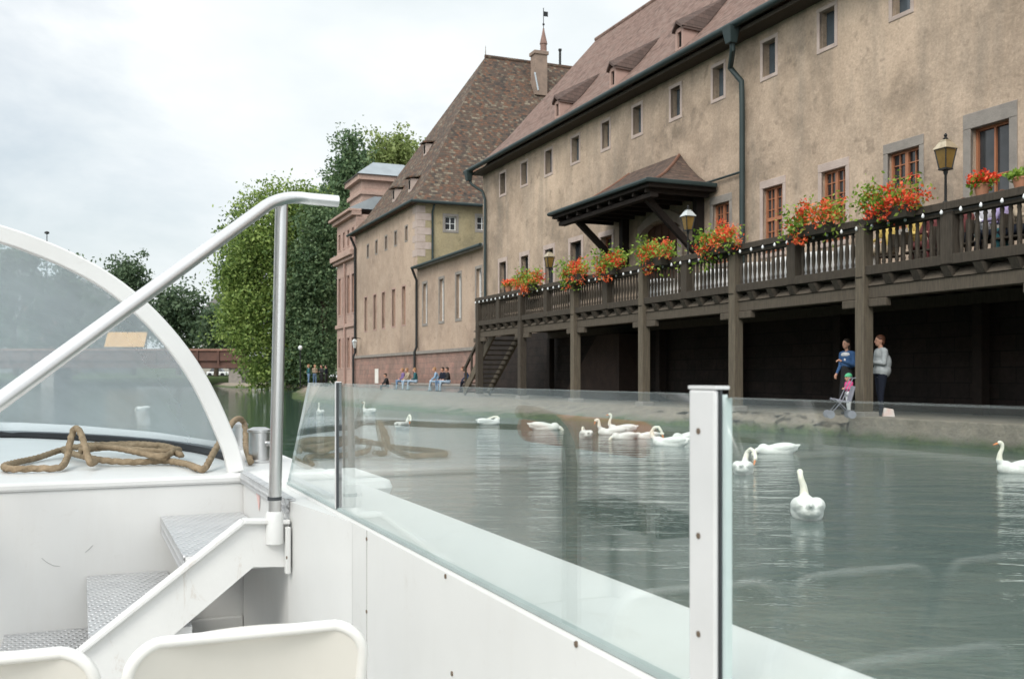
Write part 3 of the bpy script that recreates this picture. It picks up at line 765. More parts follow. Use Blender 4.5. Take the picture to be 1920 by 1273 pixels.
# ============================================================ PINK SANDSTONE PALACE WING
PP = 18.0; s0, s1 = 73.4, 79.8
pal = empty('sandstone_palace_wing', G(PP, 76, QZ), 'rose sandstone classical wing with heavy cornice and grey metal roof beside the trees', 'building')
ph = []
for k in range(4):
    s = s0+.95+k*1.5; ph += [(s-.38, s+.38, 1.9, 4.2), (s-.38, s+.38, 6.1, 9.0), (s-.3, s+.3, 11.3, 12.5)]
mb = MB(G); holed_wall(mb, front(PP), s0, s1, QZ, 13.4, ph, .25)
mb.quad((PP,s1,QZ),(30,s1,QZ),(30,s1,13.4),(PP,s1,13.4)); mb.quad((PP,s0,QZ),(30,s0,QZ),(30,s0,13.4),(PP,s0,13.4))
mb.build('wall', M['pink_stone'], pal, norm=False)
for h in ph: window(pal, front(PP), h, .22, 'trim_pink', .12, sash='sash', cols=1, rows=2)
for z0, z1, e in ((5.0,5.3,.15),(10.1,10.35,.3),(10.35,10.75,.5),(13.3,13.6,.35),(13.6,13.8,.6)):
    mb = MB(G); mb.box(PP-e, PP+.4, s0-.1, s1+e, z0, z1); mb.build('cornice', M['pink_stone'], pal, bevel=.04)
mb = MB(G); mb.hexa([(PP-.6,s0,13.81),(30,s0,13.81),(30,s1+.6,13.81),(PP-.6,s1+.6,13.81)], [(PP+1.4,s0,14.8),(29,s0,14.8),(29,s1-1,14.8),(PP+1.4,s1-1,14.8)]); mb.build('roof', M['zinc'], pal)
a = G.ons(679, 347, 75.0)[0]; b_ = G.ons(742, 347, 75.0)[0]
mb = MB(G); mb.box(a, b_+2, 75.0, 79.0, 13.5, 16.3); mb.box(a-.2, b_+2.2, 74.8, 79.2, 15.2, 15.5); mb.box(a-.35, b_+2.3, 74.65, 79.35, 16.3, 16.7); pv = mb.build('pavilion', M['pink_stone'], pal)
mb = MB(G); mb.hexa([(a-.5,74.5,16.71),(b_+2.5,74.5,16.71),(b_+2.5,79.5,16.71),(a-.5,79.5,16.71)], [(a+1.2,76.3,18.0),(b_+1,76.3,18.0),(b_+1,77.7,18.0),(a+1.2,77.7,18.0)]); mb.build('pavilion_roof', M['zinc'], pv)
downpipe(pal, [(PP-.15,s0+3.2,10.0),(PP-.15,s0+3.2,.5)], .08, 'trim_pink')

# ============================================================ PORCH ROOF OVER THE ENTRANCE
porch = empty('porch_roof', G(17.6, 29.4, 5.5), 'dark timber porch roof with brown tiles braced over the gallery entrance', 'porch')
pc = 15.24; cs0, cs1 = 25.9, 32.8; cz = 7.13
top0, top1, tz, tp = 28.0, 31.2, 8.52, 17.66
def cring(t):    # concave sweep from eave to wall ridge
    f = t; z = cz + (tz-cz)*(t**1.5)
    return [(17.66, cs0+(top0-cs0)*f, z), (pc+(tp-pc)*f, cs0+(top0-cs0)*f, z), (pc+(tp-pc)*f, cs1+(top1-cs1)*f, z), (17.66, cs1+(top1-cs1)*f, z)]
mb = MB(G); lv = [0,.25,.5,.75,1]
for a, b in zip(lv, lv[1:]):
    A_, B_ = cring(a), cring(b)
    for k in range(3): mb.quad(A_[k], A_[k+1], B_[k+1], B_[k])
mb.build('tiles', M['roof_canopy'], porch)
mb = MB(G)
for k in (1, 2): mb.tube([cring(t)[k] for t in (0,.25,.5,.75,.98)], .05, 6)
mb.build('hip_tiles', simple('orange_hip_tiles', (.24,.12,.08), (.15,.09,.07), 5, .9, 0, .2), porch, smooth=True)
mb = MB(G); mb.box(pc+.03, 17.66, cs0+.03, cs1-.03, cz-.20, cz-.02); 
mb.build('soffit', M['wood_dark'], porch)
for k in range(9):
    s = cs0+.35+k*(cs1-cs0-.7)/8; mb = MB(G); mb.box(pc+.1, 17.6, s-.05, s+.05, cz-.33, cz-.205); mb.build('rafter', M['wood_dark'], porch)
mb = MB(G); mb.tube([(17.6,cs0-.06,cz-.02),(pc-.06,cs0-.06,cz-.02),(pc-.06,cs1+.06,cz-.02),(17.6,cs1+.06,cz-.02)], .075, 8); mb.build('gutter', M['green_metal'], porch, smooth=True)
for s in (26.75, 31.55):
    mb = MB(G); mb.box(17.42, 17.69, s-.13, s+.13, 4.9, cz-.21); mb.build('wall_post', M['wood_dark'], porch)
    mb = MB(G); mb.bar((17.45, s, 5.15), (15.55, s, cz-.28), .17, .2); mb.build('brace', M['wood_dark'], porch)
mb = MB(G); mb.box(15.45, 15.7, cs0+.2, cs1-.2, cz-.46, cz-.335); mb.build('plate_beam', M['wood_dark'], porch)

# ============================================================ TIMBER GALLERY
PG = 14.18
posts_s = [37.3-4.33*i for i in range(8)]
gal = empty('timber_gallery', G(PG, 22, QZ), 'long dark timber gallery on posts with baluster railing above the quay', 'gallery')
g0, g1 = posts_s[-1]-.2, posts_s[0]+.12
def gpart(name, boxes, mat='wood', parent=None, bevel=0):
    m = MB(G)
    for b in boxes: m.box(*b)
    return m.build(name, M[mat], parent or gal, bevel=bevel)
gpart('deck', [(PG+.05, PW-.03, g0, g1, 3.23, 3.31)])
gpart('edge_beam', [(PG-.02, PG+.22, g0, g1, 2.79, 3.03)], 'wood_mid', bevel=.01)
gpart('inner_beam', [(PW-.5, PW-.25, g0, g1, 2.79, 3.03)])
gpart('bottom_rail', [(PG-.1, PG+.14, g0, g1, 3.25, 3.43)], bevel=.01)
gpart('handrail', [(PG-.13, PG+.2, g0-.05, g1+.1, 4.23, 4.37), (PG-.06, PG+.12, g0, g1, 4.13, 4.229)], bevel=.012)
for i, s in enumerate(posts_s):
    gpart('post', [(PG-.14, PG+.11, s-.125, s+.125, QZ-.02, 4.26)], 'wood_light' if i > 1 else 'wood', bevel=.015)
    gpart('bolster', [(PG-.04, PG+.1, s-.62, s-.128, 2.62, 2.785), (PG-.04, PG+.1, s+.128, s+.62, 2.62, 2.785)], 'wood_mid', bevel=.02)
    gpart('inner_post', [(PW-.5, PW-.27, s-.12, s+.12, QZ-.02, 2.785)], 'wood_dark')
    if i: gpart('rail_post', [(PG-.11, PG+.13, s+2.165-.14, s+2.165+.14, 3.26, 4.22)], bevel=.012)
    gpart('sole_stone', [(PG-.19, PG+.19, s-.2, s+.2, QZ-.02, QZ+.12)], 'trim_grey', bevel=.02)
nj = 0; s = g0+.2
while s < g1:
    m = MB(G)      # joist with a chamfered nose
    m.hexa([(PG-.05,s-.09,3.035),(PW-.05,s-.09,3.035),(PW-.05,s+.09,3.035),(PG-.05,s+.09,3.035)], [(PG-.16,s-.09,3.225),(PW-.05,s-.09,3.225),(PW-.05,s+.09,3.225),(PG-.16,s+.09,3.225)])
    m.build('joist', M['wood'], gal); 
    m = MB(G); m.hexa([(PG-.06,s+.1,2.85),(PG-.03,s+.1,2.85),(PG-.03,s+.6,2.85),(PG-.06,s+.6,2.85)],[(PG-.06,s+.12,2.9),(PG-.03,s+.12,2.9),(PG-.03,s+.36,3.02),(PG-.06,s+.36,3.02)]); m = MB(G); m.hexa([(PG-.05,s+.095,3.034),(PG+.16,s+.095,3.034),(PG+.16,s+.62,3.034),(PG-.05,s+.62,3.034)],[(PG+.13,s+.095,3.20),(PG+.16,s+.095,3.20),(PG+.16,s+.62,3.20),(PG+.13,s+.62,3.20)]); m.build('infill_board', M['wood_mid'], gal)
    s += .7217
bal = MB(G)
bal.lathe((0,0,0), [(.028,3.42),(.042,3.5),(.028,3.56),(.044,3.68),(.05,3.78),(.032,4.0),(.030,4.03),(.042,4.07),(.028,4.14)], 6)
bme = None; spots = []
s = g0+.1
while s < g1-.1:
    if min(abs(s-q) for q in posts_s) > .18 and min(abs(s-q-2.165) for q in posts_s) > .2: spots.append(s)
    s += .172
first = None; rest = MB(G)
for i, s in enumerate(spots):
    if i < 99:
        if first is None: first = bal.build('baluster', M['wood'], gal, smooth=True); first.location = G(0,0,0); base0 = G(PG+.02, 0, 0)
        c = first if i == 0 else first.copy()
        if i: COL.objects.link(c); c.parent = gal
        c.location = G(PG+.02, s, 0)
    else: rest.lathe((PG+.02, s, 0), [(.028,3.42),(.042,3.5),(.028,3.56),(.044,3.68),(.05,3.78),(.032,4.0),(.030,4.03),(.042,4.07),(.028,4.14)], 6)
struct(rest.build('far_balusters', M['wood'], gal, smooth=True), 'stuff')
# stair down at the far end
stair = empty('timber_stair', G(15.3, 37.6, QZ), 'dark timber stair with a slatted side dropping from the far end of the gallery', 'stair')
a0 = G.onp(985, 622, 15.0); 
for p in (14.75, 15.9):
    m = MB(G); m.bar((p, 37.0, 3.1), (p, 40.7, .55), .08, .34); m.build('stringer', M['wood_light'], stair)
m = MB(G); m.bar((14.75, 37.0, 4.1), (14.75, 40.7, 1.5), .09, .12); m.build('handrail', M['wood'], stair)
for k in range(5):
    s = 37.5+k*.75; z = 3.1-(s-37.0)*.69; m = MB(G); m.box(14.71, 14.79, s-.04, s+.04, z, z+.98); m.build('baluster', M['wood'], stair)
for k in range(13):
    s = 37.2+k*.28; z = 3.0-(s-37.0)*.69; m = MB(G); m.box(14.8, 15.86, s-.14, s+.16, z, z+.05); m.build('tread', M['wood_light'], stair)
# string of white bulbs under the handrail
sl = empty('string_of_bulbs', G(PG-.15, 22, 4.2), 'string of small white bulbs running under the gallery handrail', 'string lights')
m = MB(G); m.tube([(PG-.135, g0, 4.19), (PG-.135, g1, 4.19)], .008, 5); m.build('cable', M['lamp_metal'], sl)
bb = MB(); bb.lathe((0,0,0), [(.010,.04),(.015,.028),(.027,.0),(.029,-.022),(.016,-.042)], 8); b0 = None
off = G(PG-.16, 0, 4.17)
s = g0+.25; 
while s < g1:
    if b0 is None: b0 = bb.build('bulb', M['bulb'], None, smooth=True); c = b0
    else: c = b0.copy(); COL.objects.link(c)
    c.parent = sl; c.location = G(PG-.165, s, 4.19) - sl.location
    s += .433
# ============================================================ LANTERNS ON THE RAIL
def lantern(px, label, cap='lamp_top', glassm='amber', hh=.62):
    _, s, _ = G.onp(px, 380, PG+.06); z0 = 4.372
    r = empty('street_lantern', G(PG+.06, s, z0), label, 'lantern', 'lanterns on the gallery rail')
    o = (PG+.06, s, z0); m = MB(G)
    m.lathe(o, [(.06,0),(.06,.03),(.025,.06),(.022,hh-.1),(.04,hh-.06),(.04,hh)], 8); m.build('pole', M['lamp_metal'], r, smooth=True)
    m = MB(G); k = .075; t = .13; zb, zt = z0+hh+.03, z0+hh+.36; p = PG+.06
    m.hexa([(p-k,s-k,zb),(p+k,s-k,zb),(p+k,s+k,zb),(p-k,s+k,zb)], [(p-t,s-t,zt),(p+t,s-t,zt),(p+t,s+t,zt),(p-t,s+t,zt)]); m.build('lamp_glass', M[glassm], r)
    m = MB(G)
    for i, j in ((-1,-1),(1,-1),(1,1),(-1,1)): m.bar((p+i*k,s+j*k,zb-.02), (p+i*t,s+j*t,zt+.01), .022, .022)
    m.box(p-k-.015,p+k+.015,s-k-.015,s+k+.015,zb-.035,zb-.005); m.build('cage', M['lamp_metal'], r)
    m = MB(G); e = t+.035
    m.hexa([(p-e,s-e,zt+.011),(p+e,s-e,zt+.011),(p+e,s+e,zt+.011),(p-e,s+e,zt+.011)], [(p-.08,s-.08,zt+.15),(p+.08,s-.08,zt+.15),(p+.08,s+.08,zt+.15),(p-.08,s+.08,zt+.15)]); m.box(p-.065,p+.065,s-.065,s+.065,zt+.15,zt+.18)
    c = m.build('lamp_cap', M[cap], r, bevel=.01)
    m = MB(G); m.lathe((p,s,zt+.175), [(.02,0),(.05,.03),(.02,.06),(.035,.09),(.01,.13)], 8); m.build('finial', M['lamp_metal'], c)
lantern(1773, 'amber glass lantern with a brass cap on the rail beside the wide uncurtained window')
lantern(1290, 'lantern with a pale grey cap on the rail below the porch roof', 'lamp_top_pale', hh=.66)
lantern(1030, 'small distant lantern on the rail between the left-end flower boxes and the plain windows', hh=.55)
# wall lamp bracket on the corner of the steep roofed building
wl = empty('wall_lamp', G(PA-.5, 71.6, 3.6), 'small pale wall lantern on the corner of the pink building by the downpipe', 'wall lamp')
m = MB(G); m.tube([(PA-.05,71.6,4.0),(PA-.5,71.6,4.05),(PA-.5,71.6,3.95)], .03, 6); m.build('bracket', M['lamp_metal'], wl)
m = MB(G); m.lathe((PA-.5,71.6,3.3), [(.1,0),(.19,.45),(.24,.47),(.08,.65)], 6); m.build('lamp_glass', M['lamp_top_pale'], wl)

# ============================================================ FLOWER BOXES
fl = [(1000,.55,.42,'geranium box with orange red flowers, nearest the timber stair'),
      (1087,.62,.42,'red and orange geranium box just past the leftmost lantern'),
      (1150,.5,.36,'geranium box on the rail in front of the dark porch brace at its far side'),
      (1237,.62,.42,'green and red geranium box in front of the plank entrance door'),
      (1358,.62,.42,'geranium box on the rail between the pale capped lantern and the green downpipe'),
      (1535,.66,.40,'orange geranium box on the rail below the window second from the green downpipe'),
      (1682,.62,.52,'largest geranium box, bright red and overflowing, beside the amber lantern')]
for i, (px, hl, hh, label) in enumerate(fl):
    _, s, _ = G.onp(px, 450, PG-.1); base = G(PG-.2, s, 4.3)
    r = empty('flower_box', base, label, 'flower box', 'geranium boxes along the gallery rail')
    m = MB(G); m.hexa([(PG-.36,s-hl*.8,4.20),(PG-.15,s-hl*.8,4.20),(PG-.15,s+hl*.8,4.20),(PG-.36,s+hl*.8,4.20)],[(PG-.40,s-hl*.85,4.42),(PG-.15,s-hl*.85,4.42),(PG-.15,s+hl*.85,4.42),(PG-.40,s+hl*.85,4.42)])
    m.build('planter', M['planter'], r)
    rg = random.Random(i); bl = []
    for k in range(7):
        u = -hl + 2*hl*k/6
        bl.append((tuple(G(PG-.25+rg.uniform(-.08,.06), s+u, 4.58+rg.uniform(-.12,.14))), (.17, .19, hh*.48)))
    foliage('leaves', M['leaf_flower'], r, bl, 850, .05, .11, 10, i, group=.5)
    fb = [((b[0][0], b[0][1], b[0][2]+.03), (b[1][0]*1.3, b[1][1]*1.3, b[1][2]*1.35)) for b in bl]
    foliage('blossoms', M['petal_red'], r, fb, 440, .036, .055, 12, i+50, group=.5)
    near = [(tuple(G(PG-.42, s-hl*.2+hl*rg.uniform(-.5,.9), 4.34+rg.uniform(-.12,.1))), (.2,.2,.25)) for k in range(4)]
    foliage('blossoms', M['petal_orange'] if i != 6 else M['petal_red'], r, near+fb[:4], 520, .036, .06, 12, i+90)
# small pots on the rail and table
def pot(name, loc, label, rad, h, fm, seed, group=None):
    r = empty(name, loc, label, 'flower pot', group)
    m = MB(); m.lathe(tuple(loc), [(rad*.7,0),(rad,h),(rad*1.1,h),(rad*1.1,h+.03)], 12); m.build('pot', M['terracotta'], r, smooth=True)
    c = loc+Vector((0,0,h+rad*.7))
    foliage('leaves', M['leaf_flower'], r, [(tuple(c-Vector((0,0,.03))), (rad*1.3,rad*1.3,rad*.7))], 240, .045, .05, 8, seed)
    if fm: foliage('blossoms', M[fm], r, [(tuple(c+Vector((0,0,.04))), (rad*1.6,rad*1.6,rad*.75))], 420, .04, .045, 10, seed+1)
for k, px in enumerate((952, 966)):
    _, s, _ = G.onp(px, 540, PG); pot('flower_pot', G(PG+.03, s, 4.372), ('clay pot with orange flowers at the far end corner of the rail','clay pot with orange flowers on the rail next to the hanging geranium box')[k], .14, .2, 'petal_orange', 300+k, 'clay pots on the rail')
_, s, _ = G.onp(1845, 350, PG+.1); pot('flower_pot', G(PG+.05, s, 4.372), 'tan pot with bright red flowers on the rail below the wide window', .13, .18, 'petal_red', 310, 'clay pots on the rail')
_, s, _ = G.onp(1917, 330, PG+.1); pot('flower_pot', G(PG+.05, s, 4.372), 'clay pot with green leaves and no flowers on the rail', .12, .16, None, 320, 'clay pots on the rail')

# ============================================================ PEOPLE
def hand(pr, w, d, side, mat, s=1.0):
    """palm, four unequal curled fingers and a thumb; w wrist, d direction of the hand"""
    w, d = Vector(w), Vector(d).normalized(); up = Vector((0,0,1))
    lat = d.cross(up); lat = (lat if lat.length > .1 else Vector((0,1,0))).normalized(); nn = lat.cross(d).normalized()
    pal = w + d*.045*s; pr.append(('c', tuple(w), tuple(w+d*.075*s), .024*s, .032*s, mat))
    for k, L in zip((-1.5,-.5,.5,1.5), (.058,.072,.068,.05)):
        a = w + d*.085*s + lat*k*.017*s; b = a + (d*.8 - nn*.35).normalized()*L*.55*s; c = b + (d*.35 - nn*.9).normalized()*L*.5*s
        pr.append(('c', tuple(a), tuple(b), .0095*s, .009*s, mat)); pr.append(('c', tuple(b), tuple(c), .009*s, .0075*s, mat))
    a = w + d*.03*s + lat*side*.028*s; b = a + (d*.6+lat*side*.6-nn*.4).normalized()*.05*s
    pr.append(('c', tuple(a), tuple(b), .012*s, .0095*s, mat))
def person(label, loc, yaw, shirt, pants, hair='hair_brown', pose='stand', h=1.65, lean=0., arms='down', voxel=.018, fine=False, shoes='black', long_hair=False, group=None, head_turn=0., wide=1.0, cap=None, dress=False, baggy=False, yoke=False, headk=1.0, seat=.45):
    r = empty('person', (0,0,0), label, 'person', group); k = h/1.65; pr = []
    hz = .9 if pose == 'stand' else seat/k+.09
    T = lambda x, y, z: ((x + (z-hz)*math.sin(lean))*k, y*k, z*k)         # trunk points lean from the hip
    sh = hz+.46
    tor = Matrix.Rotation(lean, 3, 'Y')
    pr += [('e', T(0,0,hz+.03), (.125*k*wide,.165*k*wide,.13*k), pants), ('e', T(-.005,0,hz+.25), (.12*k*wide,.165*k*wide,.22*k), shirt, tor),
           ('e', T(.0,0,hz+.38), (.115*k*wide,.175*k*wide,.14*k), shirt, tor),
           ('c', T(0,-.13,sh), T(0,.13,sh), .062*k*wide, .062*k*wide, shirt), ('c', T(-.005,0,sh+.01), T(.02,0,sh+.12), .05*k, .046*k, 'skin')]
    hd = T(.03,0,sh+.205); ht = Matrix.Rotation(head_turn, 3, 'Z'); hk = k*headk
    ho = lambda x, y, z: tuple(Vector(hd) + ht @ Vector((x*hk, y*hk, z*hk)))
    pr += [('e', ho(0,0,.015), (.092*hk,.074*hk,.105*hk), 'skin', ht), ('e', ho(.03,0,-.045), (.06*hk,.052*hk,.065*hk), 'skin', ht),
           ('c', ho(.085,0,.01), ho(.102,0,-.02), .012*hk, .016*hk, 'skin'), ('e', ho(-.005,.074,-.005), (.02*hk,.011*hk,.03*hk), 'skin', ht), ('e', ho(-.005,-.074,-.005), (.02*hk,.011*hk,.03*hk), 'skin', ht)]
    if pose == 'stand':
        for y in (-1, 1):
            st = .05*y
            pr += [('c', (0,.085*y*k,.9*k), ((.015+st*.4)*k,.09*y*k,.49*k), .088*k*wide, .06*k, pants), ('c', ((.015+st*.4)*k,.09*y*k,.49*k), ((-.01+st)*k,.09*y*k,.08*k), .06*k, .042*k, pants),
                   ('c', ((-.03+st)*k,.09*y*k,.04*k), ((.11+st)*k,.1*y*k,.035*k), .042*k, .034*k, shoes)]
    else:
        fl = seat/k
        for y in (-1, 1):
            kn = (.43, .10*y*(1.2 if y > 0 else .9), hz+.03); an = (.45+.1*y*.5, .10*y, hz-fl-.01)
            pr += [('c', (0,.085*y*k,hz*k), tuple(q*k for q in kn), .085*k*wide, .062*k, pants), ('c', tuple(q*k for q in kn), tuple(q*k for q in an), .06*k, .042*k, pants),
                   ('c', ((an[0]-.02)*k,an[1]*k,(an[2]-.03)*k), ((an[0]+.12)*k,an[1]*k,(an[2]-.04)*k), .04*k, .032*k, shoes)]
    if yoke: pr += [('e', T(.045,0,hz+.43), (.085*k,.135*k,.06*k), 'white_cotton'), ('e', T(.06,.03,hz+.30), (.075*k,.035*k,.06*k), 'white_cotton')]
    if baggy: pr += [('e', T(-.02,0,hz+.06), (.175*k,.215*k,.17*k), shirt), ('e', T(-.04,0,hz+.22), (.165*k,.20*k,.22*k), shirt)]
    if dress: pr += [('c', T(0,0,hz+.1), (0,0,.35*k), .14*k, .19*k, pants)]
    AR = {'down': [((0,.215,sh-.27),(.05,.225,sh-.50))]*2, 'folded': [((.03,.215,sh-.25),(.21,.06,sh-.23))]*2, 'lap': [((.05,.21,sh-.25),(.25,.12,hz+.14))]*2,
          'table': [((.1,.22,sh-.22),(.34,.13,sh-.22))]*2, 'push': [((.02,.22,sh-.26),(.30,.15,sh-.18)), ((0,.215,sh-.27),(.12,.2,sh-.44))], 'knees': [((.14,.2,sh-.22),(.36,.09,sh-.34))]*2}[arms]
    for y, (e, w) in zip((1, -1), AR):
        S, E, Wr = T(0,.185*y,sh-.01), T(e[0],e[1]*y,e[2]), T(w[0],w[1]*y,w[2]); d = Vector(Wr)-Vector(E)
        pr += [('c', S, E, .056*k*wide, .045*k*wide, shirt), ('c', E, Wr, .045*k*wide, .03*k, shirt)]
        if fine: hand(pr, Wr, d, -y, 'skin', k)
        else:
            q = Vector(Wr)+d.normalized()*.07*k; pr.append(('c', Wr, tuple(q), .028*k, .03*k, 'skin'))
    fuse('body', pr, None, voxel, r, 2)
    hp = [('e', ho(-.018,0,.045), (.098*hk,.083*hk,.092*hk), hair, ht), ('e', ho(-.05,0,-.01), (.06*hk,.078*hk,.085*hk), hair, ht)]
    if long_hair: hp += [('c', ho(-.05,0,-.02), ho(-.06,0,-.19), .07*hk, .05*hk, hair), ('c', ho(-.02,.055,-.0), ho(-.035,.065,-.17), .03*hk, .03*hk, hair), ('c', ho(-.02,-.055,-.0), ho(-.035,-.065,-.17), .03*hk, .03*hk, hair)]
    if cap: hp = [('e', ho(-.01,0,.05), (.104*hk,.09*hk,.085*hk), cap, ht), ('e', ho(.085,0,.035), (.05*hk,.06*hk,.012*hk), cap, ht)]
    fuse('cap' if cap else 'hair', hp, None, .012, r, 1)
    if fine:
        m = MB()
        for y in (-1, 1): m.ell(ho(.086,.03*y,.012), (.008*hk,.012*hk,.007*hk), 8, 6)
        m.build('eyes', M['black'], r); m = MB(); m.ell(ho(.083,0,-.052), (.01*hk,.022*hk,.006*hk), 8, 6); m.build('mouth', C('lips', (.4,.12,.1)), r)
    r.location = loc; r.rotation_euler = (0, 0, yaw); return r
RIV = math.atan2(-G.s, -G.c)          # facing the river
UP = math.atan2(G.c, -G.s)            # facing along the quay, away from us
C('grey_sweatshirt', (.42,.45,.46)); C('navy', (.018,.022,.035)); C('blue_white', (.06,.13,.28)); C('pink', (.72,.10,.28)); C('white_cotton', (.7,.7,.72)); C('green_cap', (.12,.50,.26))
C('jeans', (.16,.25,.38)); C('pale_jeans', (.36,.47,.58)); C('teal', (.04,.14,.16)); C('dark_red', (.25,.03,.05)); C('yellow', (.70,.52,.16)); C('lilac', (.45,.38,.62)); C('maroon', (.18,.06,.06)); C('lightblue', (.28,.42,.58)); C('tan', (.42,.34,.25)); C('purple', (.2,.14,.3)); C('darkblue', (.04,.06,.12))
q = wz(1652, 782, QZ)
person('woman in a loose pale grey sweatshirt and dark trousers standing in profile under the gallery', q, R(182), 'grey_sweatshirt', 'navy', 'hair_brown', h=1.62, arms='folded', voxel=.0095, fine=True, long_hair=False, wide=1.18, baggy=True)
q2 = wz(1589, 777, QZ)
person('woman in a blue and white top and black skirt standing behind the pushchair', q2, R(205), 'blue_white', 'black', 'hair_dark', h=1.60, arms='push', voxel=.0095, fine=True, long_hair=True, dress=True, yoke=True)
q3 = wz(1592, 781, QZ)
person('toddler in a pink jacket and green cap standing by the timber post', q3, R(195), 'pink', 'white_cotton', 'hair_fair', h=.84, arms='folded', voxel=.007, fine=True, cap='green_cap', headk=1.45, wide=1.2)
# white yoke and chevron panel of the woman's top is part of her cloth; pushchair in front of her
q4 = wz(1574, 784, QZ)
pc_ = empty('pushchair', q4, 'small grey folding pushchair with twin wheels at the edge of the quay', 'pushchair')
C('stroller_grey', (.28,.28,.32)); ax = Vector((-1,.15,0)).normalized(); ay = Vector((-.15,-1,0)).normalized()
fr_ = lambda x, y, z: q4 + ax*x + ay*y + Vector((0,0,z))
m = MB(fr_)
for y in (-.17, .17):
    m.tube([(.20,y,.08),(-.02,y,.34),(-.22,y,.78),(-.28,y,.80)], .010, 6)
m.build('frame', M['stroller_grey'], pc_)
m = MB(fr_)
for y in (-.17, .17): m.tube([(-.20,y,.08),(.08,y,.36),(.14,y,.40)], .010, 6)
m.build('rear_frame', M['stroller_grey'], pc_)
m = MB(fr_); m.hexa([(-.16,-.16,.30),(.16,-.16,.36),(.16,.16,.36),(-.16,.16,.30)],[(-.16,-.16,.34),(.16,-.16,.40),(.16,.16,.40),(-.16,.16,.34)]); m.build('seat', M['stroller_grey'], pc_, bevel=.01)
m = MB(fr_); m.hexa([(-.20,-.16,.33),(-.16,-.16,.33),(-.16,.16,.33),(-.20,.16,.33)],[(-.28,-.16,.62),(-.24,-.16,.64),(-.24,.16,.64),(-.28,.16,.62)]); m.build('backrest', M['stroller_grey'], pc_, bevel=.01)
for x, y in ((.20,-.18),(.20,.18),(-.20,-.18),(-.20,.18)):
    for dy in (-.035, .035):
        m = MB(fr_); m.tube([(x,y+dy-.012,.08),(x,y+dy+.012,.08)], .08, 14); m.build('wheel', M['stroller_grey'], pc_)
q5 = wz(1646, 782, QZ) + Vector((.12,-.25,0))
bg = empty('carrier_bag', q5, 'small crumpled pink and white bag standing on the quay beside the woman in grey', 'bag')
m = MB(); m.hexa([tuple(q5+Vector(v)) for v in ((-.12,-.06,0),(.12,-.06,0),(.12,.06,0),(-.12,.06,0))], [tuple(q5+Vector(v)) for v in ((-.09,-.02,.20),(.10,-.02,.17),(.10,.03,.17),(-.09,.03,.20))])
m.build('pouch', simple('pink_white_bag', (.75,.50,.44), (.72,.68,.66), 9, .6), bg, bevel=.02)
# low stone bench along the annex with people sitting on it
bn = empty('stone_bench', G(17.2, 52.5, QZ), 'long low stone ledge against the annex plinth where people sit', 'bench')
m = MB(G); m.box(16.75, PA-.12, 46.6, 59.5, QZ+.30, QZ+.42); m.build('seat', M['trim_grey'], bn, bevel=.03)
m = MB(G); m.box(16.9, PA-.125, 46.7, 59.4, QZ-.02, QZ+.298); m.build('base', M['red_stone'], bn)
sit = [(757,'purple','jeans','hair_fair','lap',.1,'person in a purple top at the far end of the stone bench'),
       (768,'tan','pale_jeans','hair_fair','knees',.25,'person in tan second from the far end of the stone bench'),
       (780,'teal','pale_jeans','hair_fair','lap',.1,'person in a dark teal top on the bench, in the far group of three'),
       (822,'lightblue','pale_jeans','hair_fair','knees',.3,'person in light blue leaning forward in the middle of the bench'),
       (831,'navy','jeans','hair_dark','lap',.05,'dark haired person in navy at the middle of the bench'),
       (841,'black','pale_jeans','hair_dark','lap',.1,'person in a black jacket and pale jeans on the bench'),
       (882,'darkblue','navy','hair_brown','knees',.55,'person in dark blue bent far forward on the bench end near the gallery post')]
for x, a, b, hr, ar, ln, lb in sit:
    _, s, _ = G.onp(x, 700, 17.15)
    person(lb, G(17.15, s, QZ), RIV+random.uniform(-.5,.5), a, b, hr, 'sit', 1.66, ln, ar, .022, group='people sitting on the quay', seat=.42)
_, s, _ = G.onp(727, 715, 16.4)
person('dark haired person sitting on the ground below the white notice', G(16.4, s, QZ-.28), RIV, 'black', 'navy', 'hair_dark', 'sit', 1.6, .2, 'knees', .022, group='people sitting on the quay', seat=.42)
for x, Y, yw, a, b, hr, lb in ((579,76.5,RIV,'teal','jeans','hair_fair','person in a teal jacket standing at the tip of the bank by the trees'),(590,77,RIV+2,'tan','jeans','hair_fair','person half hidden beside the one in teal at the tip of the bank'),
                               (603,78,RIV+.6,'black','black','hair_dark','person in black standing under the trees near the palace wing'),(612,79.5,RIV-.5,'navy','black','hair_dark','person in navy standing under the trees closest to the palace wing')):
    person(lb, Vector(((x-CX)/F*Y, Y, QZ)), yw, a, b, hr, 'stand', 1.68, 0, 'folded', .025, group='people standing at the bank tip')
# diners and tables behind the balusters
def table(s, p, label):
    r = empty('dining_table', G(p, s, 3.312), label, 'table', 'white tables on the gallery')
    m = MB(G); m.tube([(p,s,3.312),(p,s,4.0)], .035, 8); m.lathe((p,s,3.312), [(.25,0),(.24,.03),(.04,.05)], 10); m.build('leg', M['lamp_metal'], r)
    m = MB(G); k = .43; n = 24; rg = []
    for j, (rr, z, wv) in enumerate(((.40,4.05,0),(.43,4.04,0),(.455,3.85,.02),(.47,3.52,.035))):
        rg.append([m.P(p+(rr+wv*math.cos(6*2*math.pi*i/n))*math.cos(2*math.pi*i/n), s+(rr+wv*math.cos(6*2*math.pi*i/n))*math.sin(2*math.pi*i/n), z) for i in range(n)])
    m.face(rg[0])
    for a, b in zip(rg, rg[1:]):
        for i in range(n): m.face((a[i], a[(i+1)%n], b[(i+1)%n], b[i]))
    m.build('tablecloth', M['white_cloth'], r, smooth='all')
